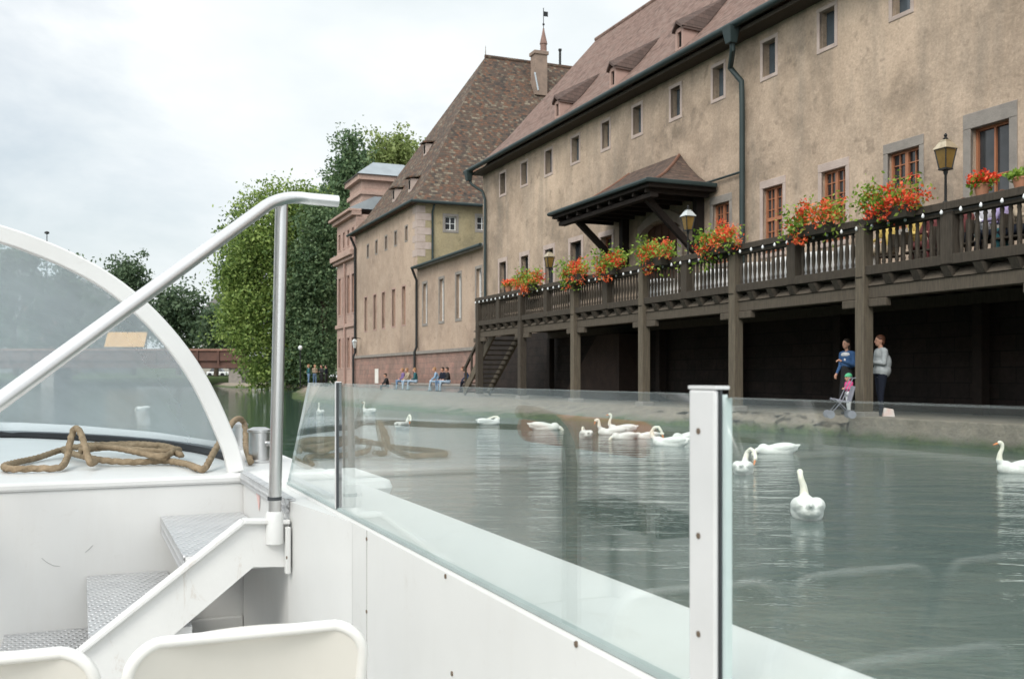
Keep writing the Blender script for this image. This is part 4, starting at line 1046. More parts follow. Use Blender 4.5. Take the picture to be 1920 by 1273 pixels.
def cafe_chair(p, s, ang, label):
    r = empty('cafe_chair', (0,0,0), label, 'chair', 'chairs on the gallery')
    m = MB(); m.box(-.2,.2,-.2,.2,.42,.46); m.build('seat', M['wood'], r, bevel=.01)
    m = MB(); m.box(-.2,-.17,-.19,.19,.62,.88); m.build('backrest', M['wood'], r, bevel=.01)
    for x in (-.18,.18):
        for y in (-.18,.18):
            m = MB(); m.box(x-.017,x+.017,y-.017,y+.017,0,.88 if x < 0 else .42); m.build('leg', M['wood'], r)
    r.location = G(p, s, 3.312); r.rotation_euler = (0,0,ang); return r
tb = [(1243,'plank entrance door'),(1300,'lantern with the pale cap'),(1345,'flower box beside the downpipe'),(1420,'nearer side of the green downpipe'),(1478,'tall window beside the downpipe'),(1535,'orange geranium box'),(1605,'foremost full height post')]
for x, w in tb:
    _, s, _ = G.onp(x, 480, 15.2); table(s, 15.25, 'white clothed round table glimpsed through the balusters by the '+w)
dn = [(1668,15.35,'yellow','tan','hair_dark',UP,'diner in a yellow top below the bright red geranium box'),(1716,15.35,'yellow','maroon','hair_brown',UP+math.pi,'diner in yellow seated beside the amber lantern'),
      (1752,15.4,'maroon','maroon','hair_dark',UP,'diner in maroon seen through the balusters under the amber lantern'),(1812,15.35,'maroon','navy','hair_brown',UP,'diner in maroon below the pot of red flowers'),
      (1842,15.3,'white_cotton','teal','hair_dark',UP+math.pi,'diner in white and teal below the wide window'),(1886,15.35,'lilac','navy','hair_brown',UP+.4,'diner in a lilac top near the picture edge'),(1912,15.35,'tan','navy','hair_dark',UP+math.pi,'diner in tan nearest the picture edge')]
for i, (x, p, a, b, hr, yw, lb) in enumerate(dn):
    _, s, _ = G.onp(x, 430, p)
    cafe_chair(p, s, yw, 'dark wooden chair under the '+lb.split('diner ')[1].split(' seen')[0].replace('in a','diner in a',1) if False else 'dark wooden chair carrying the '+lb)
    person(lb, G(p, s, 3.312), yw, a, b, hr, 'sit', 1.66, .08, 'table', .022, group='diners on the gallery', seat=.46)

# ============================================================ SWANS
def swan(px, py, pose, yaw, label, k=.85, zoff=0.):
    k *= .87; r = empty('swan', (0,0,0), label, 'swan', 'swans on the river')
    S = 'swan'; N = 'swan_neck'; k_ = k
    pr = [('e', (.0,0,.07), (.36,.165,.13), S), ('e', (-.14,0,.12), (.30,.15,.11), S), ('e', (-.10,.085,.145), (.30,.085,.085), S, Matrix.Rotation(.12,3,'Y')), ('e', (-.10,-.085,.145), (.30,.085,.085), S, Matrix.Rotation(.12,3,'Y')),
          ('c', (-.28,0,.12), (-.47,0,.19), .09, .02, S), ('e', (.26,0,.10), (.13,.11,.12), S)]
    if pose == 'up': ch = [(.28,0,.12),(.36,0,.22),(.35,0,.33),(.31,0,.42),(.31,0,.49)]; hd = (.35,0,.515); hb = Vector((1,0,-.35))
    elif pose == 'tall': ch = [(.26,0,.10),(.33,0,.18),(.31,.01,.29),(.28,.04,.38),(.29,.045,.42)]; hd = (.33,.045,.44); hb = Vector((1,0,-.2))
    elif pose == 'look': ch = [(.28,0,.12),(.36,0,.25),(.36,0,.36),(.38,0,.43),(.42,0,.44)]; hd = (.45,0,.41); hb = Vector((.4,0,-1))
    elif pose == 'preen': ch = [(.27,0,.12),(.37,0,.22),(.38,-.03,.34),(.31,-.09,.40),(.22,-.15,.37),(.17,-.18,.29)]; hd = (.15,-.18,.25); hb = Vector((-.5,.2,-1))
    elif pose == 'loop': ch = [(.28,0,.10),(.40,0,.20),(.42,0,.32),(.36,0,.41),(.26,0,.42),(.20,0,.34)]; hd = (.18,0,.28); hb = Vector((-.3,0,-1))
    elif pose == 'dip': ch = [(.28,0,.10),(.40,0,.08),(.48,0,.0),(.50,0,-.1)]; hd = (.5,0,-.14); hb = Vector((0,0,-1))
    else: ch = [(.28,0,.12),(.35,0,.2),(.30,.02,.27),(.18,.05,.27),(.06,.07,.23)]; hd = (.02,.07,.22); hb = Vector((-1,0,-.3))
    n = len(ch)-1
    for i in range(n): pr.append(('c', ch[i], ch[i+1], .066-.034*min(1,i/2.5), .066-.034*min(1,(i+1)/2.5), S if i == 0 else N))
    pr.append(('e', hd, (.052,.034,.036), N))
    pr = [(q[0], tuple(v*k_ for v in q[1]), *( (tuple(v*k_ for v in q[2]), q[3]*k_, q[4]*k_, q[5]) if q[0]=='c' else (tuple(v*k_ for v in q[2]), *q[3:]) )) for q in pr]
    fuse('body', pr, None, .011, r, 3)
    if pose in ('up','tall','look','preen','loop','sleep'):
        hb.normalize(); a = Vector(hd)+hb*.035; b = a+hb*.075
        m = MB(); capsule(m, a*k_, b*k_, .02*k_, .010*k_, 8); bl = m.build('bill', M['bill'], r, smooth=True)
        m = MB(); m.ell(tuple((Vector(hd)+hb*.036+Vector((0,0,.018)))*k_), (.016*k_,)*3, 8, 6); m.build('bill_knob', M['black'], bl)
    q = wz(px, py, 0); r.location = (q.x, q.y, -.015+zoff); r.rotation_euler = (0,0,R(yaw)); return r
SW = [(600,777,'up',110,'small distant swan facing away near the tip of the bank',.85), (692,774,'up',140,'distant swan with upright neck in open water left of the seated people',.85), (755,804,'preen',75,'swan preening beyond the thin glass post',.95),
      (917,796,'sleep',25,'small swan with tucked neck close to the bank before the timber stair',.9), (1022,806,'dip',-8,'swan lying low with its head under water, leftmost of the close flock',1.0), (1098,821,'sleep',95,'rounded swan seen from behind with neck tucked away in the flock',.9),
      (1148,815,'look',182,'swan in the flock with raised neck and orange bill pointing down',.9), (1166,809,'up',165,'swan whose upright neck shows behind the other flock swans',.9), (1170,823,'dip',195,'front swan of the flock with head under water below two raised necks',.75), (1212,822,'dip',184,'plump feeding swan with a pointed tail between the flock and the curled neck swan',.75),
      (1256,836,'loop',150,'swan curling its neck into a ring just left of the wide glass post',.95), (1290,828,'dip',200,'swan half hidden behind the wide glass post',1.0), (1394,887,'preen',72,'preening swan seen from behind with its neck bent to the side',.9), (1456,850,'dip',180,'swan lying flat with head submerged and tail pointing away',.92),
      (1513,968,'tall',78,'nearest swan, seen from behind with a tall upright neck',1.0), (1915,886,'up',178,'swan with upright neck cut by the edge of the photo',.9)]
SW.append((268,768,'dip',170,'swan seen dimly through the milky windscreen',.75))
for a in SW: swan(*a)

# ============================================================ TREES
def tree(name, label, base, th, tr, blobs, mat, n, size, clump, seed, group='trees along the river', limbs=5, cat='tree'):
    r = empty(name, base, label, cat, group)
    rg = random.Random(seed); m = MB(); b = Vector(base); top = Vector((b.x+rg.uniform(-.5,.5), b.y, b.z+th))
    m.tube([tuple(b-Vector((0,0,.3))), tuple(b.lerp(top,.3)+Vector((.1,0,0))), tuple(b.lerp(top,.7)), tuple(top)], [tr*1.25, tr, tr*.8, tr*.45], 9)
    m.build('trunk', M['bark'], r, smooth=True)
    for i in range(limbs):
        bl = blobs[i % len(blobs)]; c = Vector(bl[0]); a = b.lerp(top, .5+.45*i/max(1,limbs-1)); m = MB()
        m.tube([tuple(a), tuple(a.lerp(c,.55)+Vector((0,0,.4))), tuple(c+Vector((rg.uniform(-.5,.5),0,bl[1][2]*.5)))], [tr*.45, tr*.3, tr*.08], 6); m.build('limb', M['bark'], r, smooth=True)
    foliage('crown', mat, r, blobs, n, size, clump, 16, seed, group=.8)
    return r
def crown(pxs, Y, depth=.8):
    """crown lobes from (px, py, rx_px, ry_px) at distance Y"""
    out = []
    for i, (x, y, rx, ry) in enumerate(pxs):
        c = wY(x, y, Y + ((i*37) % 7-3)*.35); k = Y/F; out.append((tuple(c), (rx*k, rx*k*depth, ry*k)))
    return out
gz = lambda x, Y, z=QZ: Vector(((x-CX)/F*Y, Y, z))
tree('broadleaf_tree', 'large bright yellow green tree overhanging the river past the bow rail', gz(520, 92), 9, .45,
     crown([(505,420,55,60),(560,395,45,40),(455,520,40,60),(500,510,55,70),(470,600,45,60),(520,600,50,70),(480,670,30,45),(500,700,28,32),(555,480,45,60),(440,580,22,40),(560,560,35,60),(535,670,35,50)], 90), M['leaf_light'], 46000, .165, .5, 1)
tree('broadleaf_tree', 'bluish green tree with drooping branches between the bright tree and the palace wing', gz(600, 88), 9, .4,
     crown([(600,430,38,50),(590,510,45,60),(610,580,26,60),(575,610,40,50),(600,660,30,40),(560,690,40,30),(570,560,40,55),(612,490,22,45)], 88), M['leaf_blue'], 34000, .155, .45, 2)
tree('conifer_tree', 'tall pointed bluish conifer rising behind the palace roof', gz(650, 104), 16, .5,
     crown([(655,262,9,22),(653,290,18,25),(650,325,30,28),(640,360,34,30),(668,320,24,30),(625,385,30,30),(655,370,40,30),(640,420,40,40),(632,330,16,22)], 104), M['leaf_blue'], 16000, .20, .45, 3, limbs=4)
tree('broadleaf_tree', 'light green tree showing above the palace roof beside the steep roof', gz(730, 120), 16, .45,
     crown([(730,275,30,22),(715,300,28,24),(752,290,22,24),(738,318,38,20),(705,325,20,15),(760,310,18,18)], 120), M['leaf_olive'], 7000, .24, .55, 4, limbs=4)
tree('broadleaf_tree', 'dark shaded tree standing low behind the people at the bank tip', gz(585, 100), 6, .4,
     crown([(590,600,60,70),(560,660,50,50),(610,670,30,45),(540,700,40,25),(600,715,30,15)], 99), M['leaf_dark'], 12000, .22, .6, 5, limbs=4)
tree('poplar_tree', 'slender dark poplar behind the bright tree, crossed by the handrail', gz(445, 150, 1.5), 14, .4,
     crown([(458,418,12,20),(450,450,18,25),(440,490,20,30),(433,530,14,25),(440,570,20,40),(445,620,25,40)], 150), M['leaf_dark'], 7000, .30, .6, 6, limbs=3)
tree('broadleaf_tree', 'rounded dark tree rising beside the arched windscreen frame', gz(250, 165, 1.5), 11, .4,
     crown([(248,510,30,22),(228,525,22,18),(268,530,26,22),(290,528,10,10),(250,560,30,40),(255,610,30,40)], 165), M['leaf_dark'], 7000, .30, .6, 7, limbs=3)
tree('broadleaf_tree', 'broad dark tree beyond the bridge under the slanting handrail', gz(335, 160, 1.5), 8, .4,
     crown([(340,560,34,28),(320,590,40,35),(360,590,30,35),(340,630,48,32),(300,580,26,30),(375,625,22,25)], 160), M['leaf_dark'], 9000, .30, .6, 8, limbs=3)
tree('broadleaf_tree', 'small dark tree in front of the grey roofed house', gz(405, 140, 1.5), 5, .3,
     crown([(405,610,25,28),(425,630,25,25),(395,640,22,20)], 140), M['leaf_dark'], 2600, .38, .5, 9, limbs=3)
for i, (x, Y, pts, lb) in enumerate(((-90,170,[(-90,500,60,60),(-50,540,60,60),(-130,580,60,70),(-40,600,50,60)],'tall tree beyond the milky windscreen at the far bank edge'),
                              (30,150,[(20,485,48,34),(70,505,30,30),(0,540,50,50),(60,560,45,50),(20,620,60,40)],'high tree mass seen dimly through the milky windscreen'),
                              (140,155,[(135,515,30,28),(120,550,40,40),(165,580,35,40),(110,600,45,40),(150,630,50,30)],'lower tree seen dimly through the windscreen beside the orange awning'))):
    tree('broadleaf_tree', lb, gz(x, Y, 1.5), 9, .4, crown(pts, Y), M['leaf_dark'], 7000, .32, .6, 20+i, limbs=3)
gl_ = empty('globe_lamp', wY(563,722,80), 'small white globe lamp on a thin post among the dark tree branches', 'street lamp')
c = wY(563, 652, 80); m = MB(); m.ell(tuple(c), (.17,.17,.19), 12, 8); m.build('globe', M['bulb'], gl_, smooth=True)
m = MB(); m.tube([(c.x, c.y, QZ-.1), (c.x, c.y, c.z-.2)], .05, 8); m.build('pole', M['lamp_metal'], gl_)
fl_ = empty('street_lamp', wY(88,690,140), 'thin tall street lamp whose head shows just above the windscreen arch', 'street lamp')
c = wY(88, 436, 140); m = MB(); m.tube([(c.x, c.y, 1.0), (c.x, c.y, c.z-.2)], [.12,.06], 8); m.build('pole', M['lamp_metal'], fl_)
m = MB(); m.lathe((c.x, c.y, c.z-.25), [(.1,0),(.35,.12),(.3,.32),(.05,.42)], 10); m.build('lamp_head', M['lamp_metal'], fl_)
for i in range(9):   # trees of the bank on our other side (they mirror in the glass and the water)
    b = B(-33-3*(i % 2), -40+11*i, .8); c = [((b.x, b.y, 10),(5,5,5)),((b.x+2,b.y+2,6.5),(4.4,4.4,4)),((b.x-2,b.y-1,6),(4.4,4.4,4.2))]
    tree('plane_tree', 'plane tree on the opposite bank', b, 6, .35, c, M['leaf_dark'], 3000, .5, .7, 40+i, 'trees on the opposite bank', 3)
mb = MB(B); mb.box(-400, -29, -200, 90, -1, .8); struct(mb.build('opposite_bank', M['quay']))

# ============================================================ BRIDGE, HOUSES, CARS BEYOND
YB = 124
br = empty('river_bridge', Vector((-50, YB, 0)), 'low red brown bridge crossing the river ahead of the boat', 'bridge')
xa, xb = -84, (462-CX)/F*YB; zt, zb = (HY-654)/F*YB+H, (HY-690)/F*YB+H
m = MB(); m.box(xa, xb, YB, YB+6, zb, zb+.9); m.build('girder', M['bridge'], br)
m = MB(); m.box(xa, xb, YB-.25, YB-.05, zb+.9, zt-.25); m.build('parapet', M['bridge'], br)
m = MB(); m.box(xa, xb, YB-.45, YB+.1, zt-.25, zt); m.build('coping', simple('worn_bridge_coping', (.28,.15,.11), (.2,.11,.08), 2, .8), br)
for k in range(18):
    x = xb-.8-k*2.6; m = MB(); m.box(x-.09, x+.09, YB-.42, YB-.252, zb+.5, zt-.26); m.build('post', M['bridge'], br)
m = MB()
for x in (xb-1.5, -58, -80): 
    m = MB(); m.box(x-.8, x+.8, YB+.3, YB+5.5, -.5, zb-.01); m.build('pier', M['trim_grey'], br)
def house_far(label, x0, x1, Y, ytop, yroof, wall, dep=9, floors=3, z0=1.5):
    X0, X1 = (x0-CX)/F*Y, (x1-CX)/F*Y; zw, zr_ = (HY-ytop)/F*Y+H, (HY-yroof)/F*Y+H
    r = empty('town_house', Vector(((X0+X1)/2, Y+dep/2, z0)), label, 'house', 'houses beyond the bridge')
    m = MB(); m.box(X0, X1, Y, Y+dep, z0-1, zw); m.build('wall', M[wall], r)
    m = MB(); e = .4
    m.hexa([(X0-e,Y-e,zw+.01),(X1+e,Y-e,zw+.01),(X1+e,Y+dep+e,zw+.01),(X0-e,Y+dep+e,zw+.01)], [(X0+1.5,Y+dep/2-.2,zr_),(X1-1.5,Y+dep/2-.2,zr_),(X1-1.5,Y+dep/2+.2,zr_),(X0+1.5,Y+dep/2+.2,zr_)]); rf = m.build('roof', M['slate'], r)
    m = MB(); cx_ = X0+(X1-X0)*.7; m.box(cx_-.4, cx_+.4, Y+dep/2-.4, Y+dep/2+.4, zr_-1.2, zr_+1); m.build('chimney', M['house_rose'], rf)
    nw = max(2, int((X1-X0)/2.4))
    for i in range(nw):
        for j in range(floors):
            u = X0+(X1-X0)*(i+.5)/nw; z = z0+1.3+(zw-z0-1.8)*j/floors; m = MB(); m.box(u-.5, u+.5, Y-.06, Y+.02, z, z+1.5); f_ = m.build('window', M['trim'], r)
            m = MB(); m.box(u-.38, u+.38, Y-.075, Y-.062, z+.12, z+1.38); m.build('pane', M['pane'], f_)
house_far('pale house with a grey hipped roof between the dark trees and the bright tree', 378, 440, 185, 590, 548, 'house_wall')
house_far('tall grey house seen dimly through the windscreen on the far side', -60, 40, 190, 520, 462, 'house_grey', floors=4)
house_far('rose coloured house seen dimly through the windscreen', 45, 110, 180, 570, 520, 'house_rose')
house_far('wide pale house seen dimly through the windscreen left of the rounded tree', 120, 215, 195, 560, 520, 'house_grey')
aw = empty('awning', wY(232, 652, 128), 'orange yellow awning above the bridge seen through the windscreen', 'awning')
a, b = wY(195, 652, 128), wY(270, 652, 128); zt_ = wY(0, 622, 128).z
m = MB(); m.hexa([(a.x,128,a.z+.1),(b.x,128,a.z+.1),(b.x,128.1,a.z+.1),(a.x,128.1,a.z+.1)],[(a.x,129.2,zt_),(b.x,129.2,zt_),(b.x,129.3,zt_),(a.x,129.3,zt_)]); m.build('canvas', M['awning'], aw)
for x in (a.x+.1, (a.x+b.x)/2, b.x-.1):
    m = MB(); m.box(x-.04, x+.04, 129.1, 129.2, zb+.9, zt_-.02); m.build('pole', M['lamp_metal'], aw)
for i, (x, lb) in enumerate(((408,'white car parked on the far bank, seen under the bridge beside the windscreen frame'),(446,'white car parked under the bridge closest to the bright tree'))):
    c = wY(x, 700, 150); c.z = 1.12; r = empty('parked_car', c, lb, 'car', 'cars beyond the bridge')
    fr2 = lambda x_, y_, z_, c=c: Vector((c.x+x_, c.y+y_, c.z+z_)); m = MB(fr2)
    m.hexa([(-1.5,-.8,.25),(1.5,-.8,.25),(1.5,.8,.25),(-1.5,.8,.25)],[(-1.45,-.78,.8),(1.45,-.78,.8),(1.45,.78,.8),(-1.45,.78,.8)]); m.build('body', M['car'], r, bevel=.08)
    m = MB(fr2); m.hexa([(-1.1,-.72,.805),(1.0,-.72,.805),(1.0,.72,.805),(-1.1,.72,.805)],[(-.7,-.6,1.3),(.6,-.6,1.3),(.6,.6,1.3),(-.7,.6,1.3)]); m.build('cabin', M['pane'], r, bevel=.05)
    for wx in (-.95,.95):
        for wy in (-.76,.76): m = MB(fr2); m.tube([(wx,wy-.09,.3),(wx,wy+.09,.3)], .3, 14); m.build('wheel', M['black'], r)
# ============================================================ THE BOAT
Z = lambda z: z + H                   # heights measured from the eye
boat = empty('tour_boat', B(-.95, 0, 0), 'white open tour boat with glass side panels, steps, bow deck and arched windscreen', 'boat')
GZ, DZ, FZ = Z(-.44), Z(-.455), Z(-1.19)
PI_, PO = .772, 1.07; PC = -.95
mir = lambda p: 2*PC - p
def bpart(name, boxes, mat='white', parent=None, bevel=.008):
    m = MB(B)
    for b in boxes: m.box(*b)
    return m.build(name, M[mat], parent or boat, bevel=bevel)
# hull sides: wall with broad gunwale, outer skin flaring down to the water
for sd in (0, 1):
    f = (lambda p: p) if not sd else mir
    m = MB(B); prof_ = [(PI_, FZ), (PI_, GZ), (PO, GZ), (PO+.03, GZ-.05), (PO-.03, GZ-.12), (PO-.14, -.5)]
    for s0, s1 in ((-5.5, 4.74),):
        m.hexa([(f(p), s0, z) for p, z in prof_], [(f(p), s1, z) for p, z in prof_])
    m.build('side_wall', M['white'], boat, bevel=.012)
bpart('floor', [(mir(PI_)-.0, PI_-.002, -5.5, 4.72, FZ-.06, FZ)], 'floor', bevel=0)
bpart('transom', [(mir(PO)+.02, PO-.02, -5.6, -5.502, -.4, GZ)])
# bow: bulkhead and deck
bpart('bulkhead', [(mir(PI_)+.002, PI_-.002, 4.722, 4.78, FZ, DZ-.035)])
dk = [(PO,4.741),(PO,5.9),(.93,7.0),(.55,8.6),(0,10.0),(-.55,10.9),(PC,11.2)]
dk = dk + [(mir(p), s) for p, s in dk[::-1][1:]]
m = MB(B); m.hexa([(p, s, -.5) for p, s in [(p*.93+PC*.07, s) for p, s in dk]], [(p, s, DZ-.04) for p, s in dk]); m.build('bow_hull', M['white'], boat)
dk2 = [(p+.015 if p > PC else p-.015, s) for p, s in dk]; dk2[0] = (PO+.01, 4.71); dk2[-1] = (mir(PO)-.01, 4.71)
m = MB(B); m.hexa([(p, s, DZ-.039) for p, s in dk2], [(p, s, DZ) for p, s in dk2]); m.build('deck', M['white'], boat, bevel=.012)
# raised side deck beside the stair well with chequer plate edge
m = MB(B); ft = [(.692,4.71),(.692,3.63),(.7715,3.02),(.7715,4.71)]; m.hexa([(p,s,FZ) for p, s in ft], [(p,s,GZ-.012) for p, s in ft]); nook = m.build('stair_well_side', M['white'], boat)
m = MB(B); m.box(.678, .715, 3.615, 4.708, GZ-.011, GZ-.002); m.box(.678, .691, 3.615, 4.708, GZ-.05, GZ-.011); m.build('chequer_edge', M['checker'], nook)
m = MB(B); 
a = B.onp(484, 925, .691); b = B.onp(486, 958, .691)
m.poly([(.6895, a[1]+.05, a[2]), (.6895, a[1]-.05, a[2]+.0), (.6895, b[1]-.02, b[2]+.02), (.6895, b[1]+.0, b[2]), (.6895, b[1]+.03, b[2]+.03)]); m.build('red_smear', M['redmark'], nook)
bpart('fairlead', [(PO-.08, PO+.12, 3.95, 4.5, GZ-.06, GZ+.022)], bevel=.05)
# stair
st = bpart('stair', [(-.30, .69, 4.695, 4.719, Z(-1.16), Z(-1.10))])
for p0, p1, z in ((.335,.688,-.628),(.03,.36,-.872),(-.29,.06,-1.095)):
    m = MB(B); m.box(p0, p1, 3.645, 4.718, Z(z)-.004, Z(z)); m.box(p0-.004, p0, 3.645, 4.718, Z(z)-.075, Z(z)); tr_ = m.build('tread', M['checker'], st); m = MB(B); m.box(p0+.002, p1, 3.64, 3.645, Z(z)-.06, Z(z)-.003); m.box(p0+.002, p1, 3.645, 4.718, Z(z)-.03, Z(z)-.005); m.build('tread_tray', M['alu'], tr_)
m = MB(B)
px_t = [(541,979),(455,979),(150,1222)]; px_b = [(541,1061),(474,1061),(225,1273)]
T_ = [B.ons(x, y, 3.62) for x, y in px_t]; B_ = [B.ons(x, y, 3.62) for x, y in px_b]
def ext(a, b, z): t = (z-a[2])/(b[2]-a[2]); return (a[0]+(b[0]-a[0])*t, 3.62, z)
T_.append(ext(T_[1], T_[2], FZ)); B_.append(ext(B_[1], B_[2], FZ)); T_[0] = (.69, 3.62, T_[0][2]); B_[0] = (.69, 3.62, B_[0][2])
for i in range(3):
    if i == 1: pass
    lo = [T_[i], T_[i+1], B_[i+1], B_[i]]
    m.hexa([(p, 3.605, z) for p, _, z in lo], [(p, 3.635, z) for p, _, z in lo])
m.build('stringer', M['white_worn'], st)
for i in range(3):
    a, b = T_[i], T_[i+1]; m = MB(B); m.bar((a[0],3.612,a[2]+.006), (b[0],3.612,b[2]+.006), .062, .016); m.build('stringer_flange', M['white_worn'], st, bevel=.004)
m = MB(B); m.box(.672, .691, 3.575, 3.604, B_[0][2]-.02, T_[0][2]-.01); m.build('wall_flange', M['white'], st, bevel=.004)
# scuffs on the bulkhead paint
for pts_ in ([(78,1046),(88,1054),(100,1060),(112,1061)],[(160,1035),(168,1028),(174,1022)]):
    L2 = [B.ons(x, y, 4.7212) for x, y in pts_]; m = MB(B); m.tube(L2, .0012, 6); m.build('scuff_mark', simple('grey_scuff', (.42,.42,.41), None, 8, .8), boat)
# handrail: stainless tube on a post, falling along the stair
hr = empty('handrail', B(.65, 3.6, Z(-.55))); hr.parent = boat; hr.location = B(.65, 3.6, Z(-.55)) - boat.location
foot = B.ons(515, 966, 3.60); head = B.ons(528, 384, 3.60); endp = B.ons(634, 378, 3.60)
m = MB(B); m.tube([foot, head], .0225, 18); m.build('post', M['steel'], hr, smooth=True)
m = MB(B); m.lathe((foot[0], foot[1], foot[2]-.10), [(.032,0),(.032,.105),(.027,.115)], 16); m.build('socket', M['white'], hr, smooth=True)
m = MB(B); m.lathe((foot[0], foot[1], foot[2]+.055), [(.0255,0),(.0255,.012)], 16); m.build('collar', M['alu_dark'], hr, smooth=True)
low_w = wY(0, 752, 2.4); lp = (*B.inv(low_w.x, low_w.y), low_w.z); hp_ = (head[0], head[1], head[2]+.006)
dv = Vector(lp)-Vector(hp_); pts = [endp]
pts.append((head[0]+.10, head[1], endp[2]+.002))
for t in np.linspace(0, 1, 7):     # smooth bend
    a = Vector((head[0]+.10, head[1], endp[2]+.002)); c = Vector((head[0]+.005, head[1], endp[2]+.012)); b = c + dv.normalized()*.13
    if t > 0: pts.append(tuple(a*(1-t)**2 + c*2*t*(1-t) + b*t**2))
pts += [lp, tuple(Vector(lp)+dv*.12)]
kx = Vector(lp)+dv*.12
pts += [tuple(kx + Vector((-.03,-.05,-.12))), (kx[0]-.03, kx[1]-.05, FZ)]
m = MB(B); m.tube(pts, .0215, 18); m.build('rail', M['steel_bright'], hr, smooth=True)
# bollards
for px, py, hgt, rr, nm in ((486,866,.155,.058,0),(449,842,.14,.05,1)):
    q = B.onz(px, py, DZ); m = MB(B); m.lathe((q[0],q[1],DZ+.001), [(rr*1.25,0),(rr*1.25,.01),(rr*.93,.014),(rr*.93,hgt),(rr*1.08,hgt+.004),(rr*1.08,hgt+.016),(rr*.6,hgt+.028)], 24)
    bo = m.build('bollard', M['steel'], boat, smooth=True)
    if not nm: m = MB(B); m.tube([(q[0]+.03,q[1]-.04,DZ+.10),(q[0]+.10,q[1]-.10,DZ+.10)], .014, 10); m.build('bollard_pin', M['steel'], bo, smooth=True)
# glass side guard
PGl = .78
gg = empty('glass_guard', B(PGl, 2, GZ)); gg.parent = boat; gg.location = B(PGl, 2, GZ) - boat.location
zt = Z(-.0245); zb_ = GZ+.004
tl = B.onp(580, 718, PGl); bl_ = B.onp(541, 909, PGl)
s_thin = B.onp(634, 800, PGl)[1]; s_post0, s_post1 = B.onp(1291, 900, .764)[1], B.onp(1340, 900, .764)[1]
def panel(loop):
    m = MB(B); t = .005; n = len(loop)
    a = [m.P(PGl-t, s, z) for s, z in loop]; b = [m.P(PGl+t, s, z) for s, z in loop]
    m.cur = 0; m.face(a); m.face(b[::-1]); m.cur = 1
    for i in range(n): m.face((a[i], a[(i+1)%n], b[(i+1)%n], b[i]))
    return m.build('glass_panel', [M['glass'], M['glass_edge']], gg)
panel([(tl[1], zt), (bl_[1], zb_), (s_thin+.008, zb_), (s_thin+.008, zt)])
panel([(s_thin-.008, zt), (s_thin-.008, zb_), (s_post1+.001, zb_), (s_post1+.001, zt)])
panel([(s_post1-.009, zt-.004), (s_post1-.009, zb_), (-4.5, zb_), (-4.5, zt-.004)])
m = MB(B); m.box(PGl-.009, PGl+.009, s_thin-.011, s_thin+.011, zb_, zt+.006); m.build('thin_post', M['alu'], gg, bevel=.002)
m = MB(B); m.box(PGl-.0095, PGl+.0085, s_thin-.015, s_thin-.0112, zb_, zt+.003); m.build('gasket', M['alu_dark'], gg)
m = MB(B); m.box(.764, .7715, s_post1, s_post0, Z(-.62), Z(-.018)); wp = m.build('wide_post', M['alu'], gg, bevel=.004)
m = MB(B); m.box(.7716, .7748, s_post1-.002, s_post0-.004, Z(-.62), Z(-.0185)); m.build('gasket', M['alu_dark'], wp)
m = MB(B); m.box(.7635, .786, s_post1-.003, s_post0+.001, Z(-.0178), Z(-.013)); m.build('cap', M['alu'], wp, bevel=.001)
for y in (808, 1004, 1188):
    q = B.onp(1310, y, .764); m = MB(B); m.tube([(.7655, q[1], q[2]), (.7625, q[1], q[2])], .0042, 10); m.build('screw', M['screw'], wp)
m = MB(B); m.box(PGl-.0062, PGl+.0075, -4.5, bl_[1]+.01, GZ-.001, GZ+.008); m.build('glazing_strip', simple('green_grey_sealant', (.40,.47,.46), None, 8, .5), gg)
for x, y in ((836,1080),(1081,1207),(848,1262),(688,1010),(688,1146),(538,1045)):
    pp = PI_ if x > 600 else .671; q = B.onp(x, y, pp); m = MB(B); m.tube([(pp+.001, q[1], q[2]), (pp-.0025, q[1], q[2])], .0055, 10); m.build('screw', M['screw'], boat)
q = B.onp(688, 1100, PI_); m = MB(B); m.box(PI_-.0022, PI_+.002, q[1]-.14, q[1]+.14, FZ+.001, GZ-.06); 
m = MB(B); m.box(PI_-.0012, PI_+.001, q[1]-.0022, q[1]+.0022, FZ+.001, GZ-.012); m.build('panel_joint', simple('grey_joint', (.45,.44,.42), None, 5, .7), boat)
# arched windscreen: frame across the boat, acrylic sheet sweeping down to the bow
ws = empty('windscreen', B(PC, 5, DZ)); ws.parent = boat; ws.location = B(PC, 5, DZ) - boat.location
arch_px = [(442,880),(433,846),(418,808),(395,756),(365,700),(322,640),(268,582),(204,531),(135,492),(65,462),(0,440)]
AR_ = [Vector(B.ons(x, y, 4.85)) for x, y in arch_px]; AR_[0].z = DZ
AR_.append(Vector((-.62, 4.85, AR_[-1].z+.075))); apex = Vector((PC, 4.85, AR_[-1].z+.03))
base_px = [(440,862),(418,856),(385,848),(345,842),(300,836),(250,831),(200,827),(150,824),(100,821.5),(45,819.5),(0,818.5)]
BS_ = [Vector(B.onz(x, y, DZ)) for x, y in base_px]; BS_.append(Vector((-.78, 9.0, DZ))); bap = Vector((PC, 9.05, DZ))
full = lambda L, ap: L + [ap] + [Vector((mir(q.x), q.y, q.z)) for q in L[::-1]]
ARF, BSF = full(AR_, apex), full(BS_, bap)
def smoothcurve(L, n):
    out = []
    for i in range(len(L)-1):
        p0, p1, p2, p3 = L[max(i-1,0)], L[i], L[i+1], L[min(i+2,len(L)-1)]
        for k in range(n):
            t = k/n; out.append(.5*((2*p1)+(p2-p0)*t+(2*p0-5*p1+4*p2-p3)*t*t+(3*p1-p0-3*p2+p3)*t**3))
    return out+[L[-1]]
ac, bc_ = smoothcurve(ARF, 4), smoothcurve(BSF, 4)
m = MB(B); rows_ = []
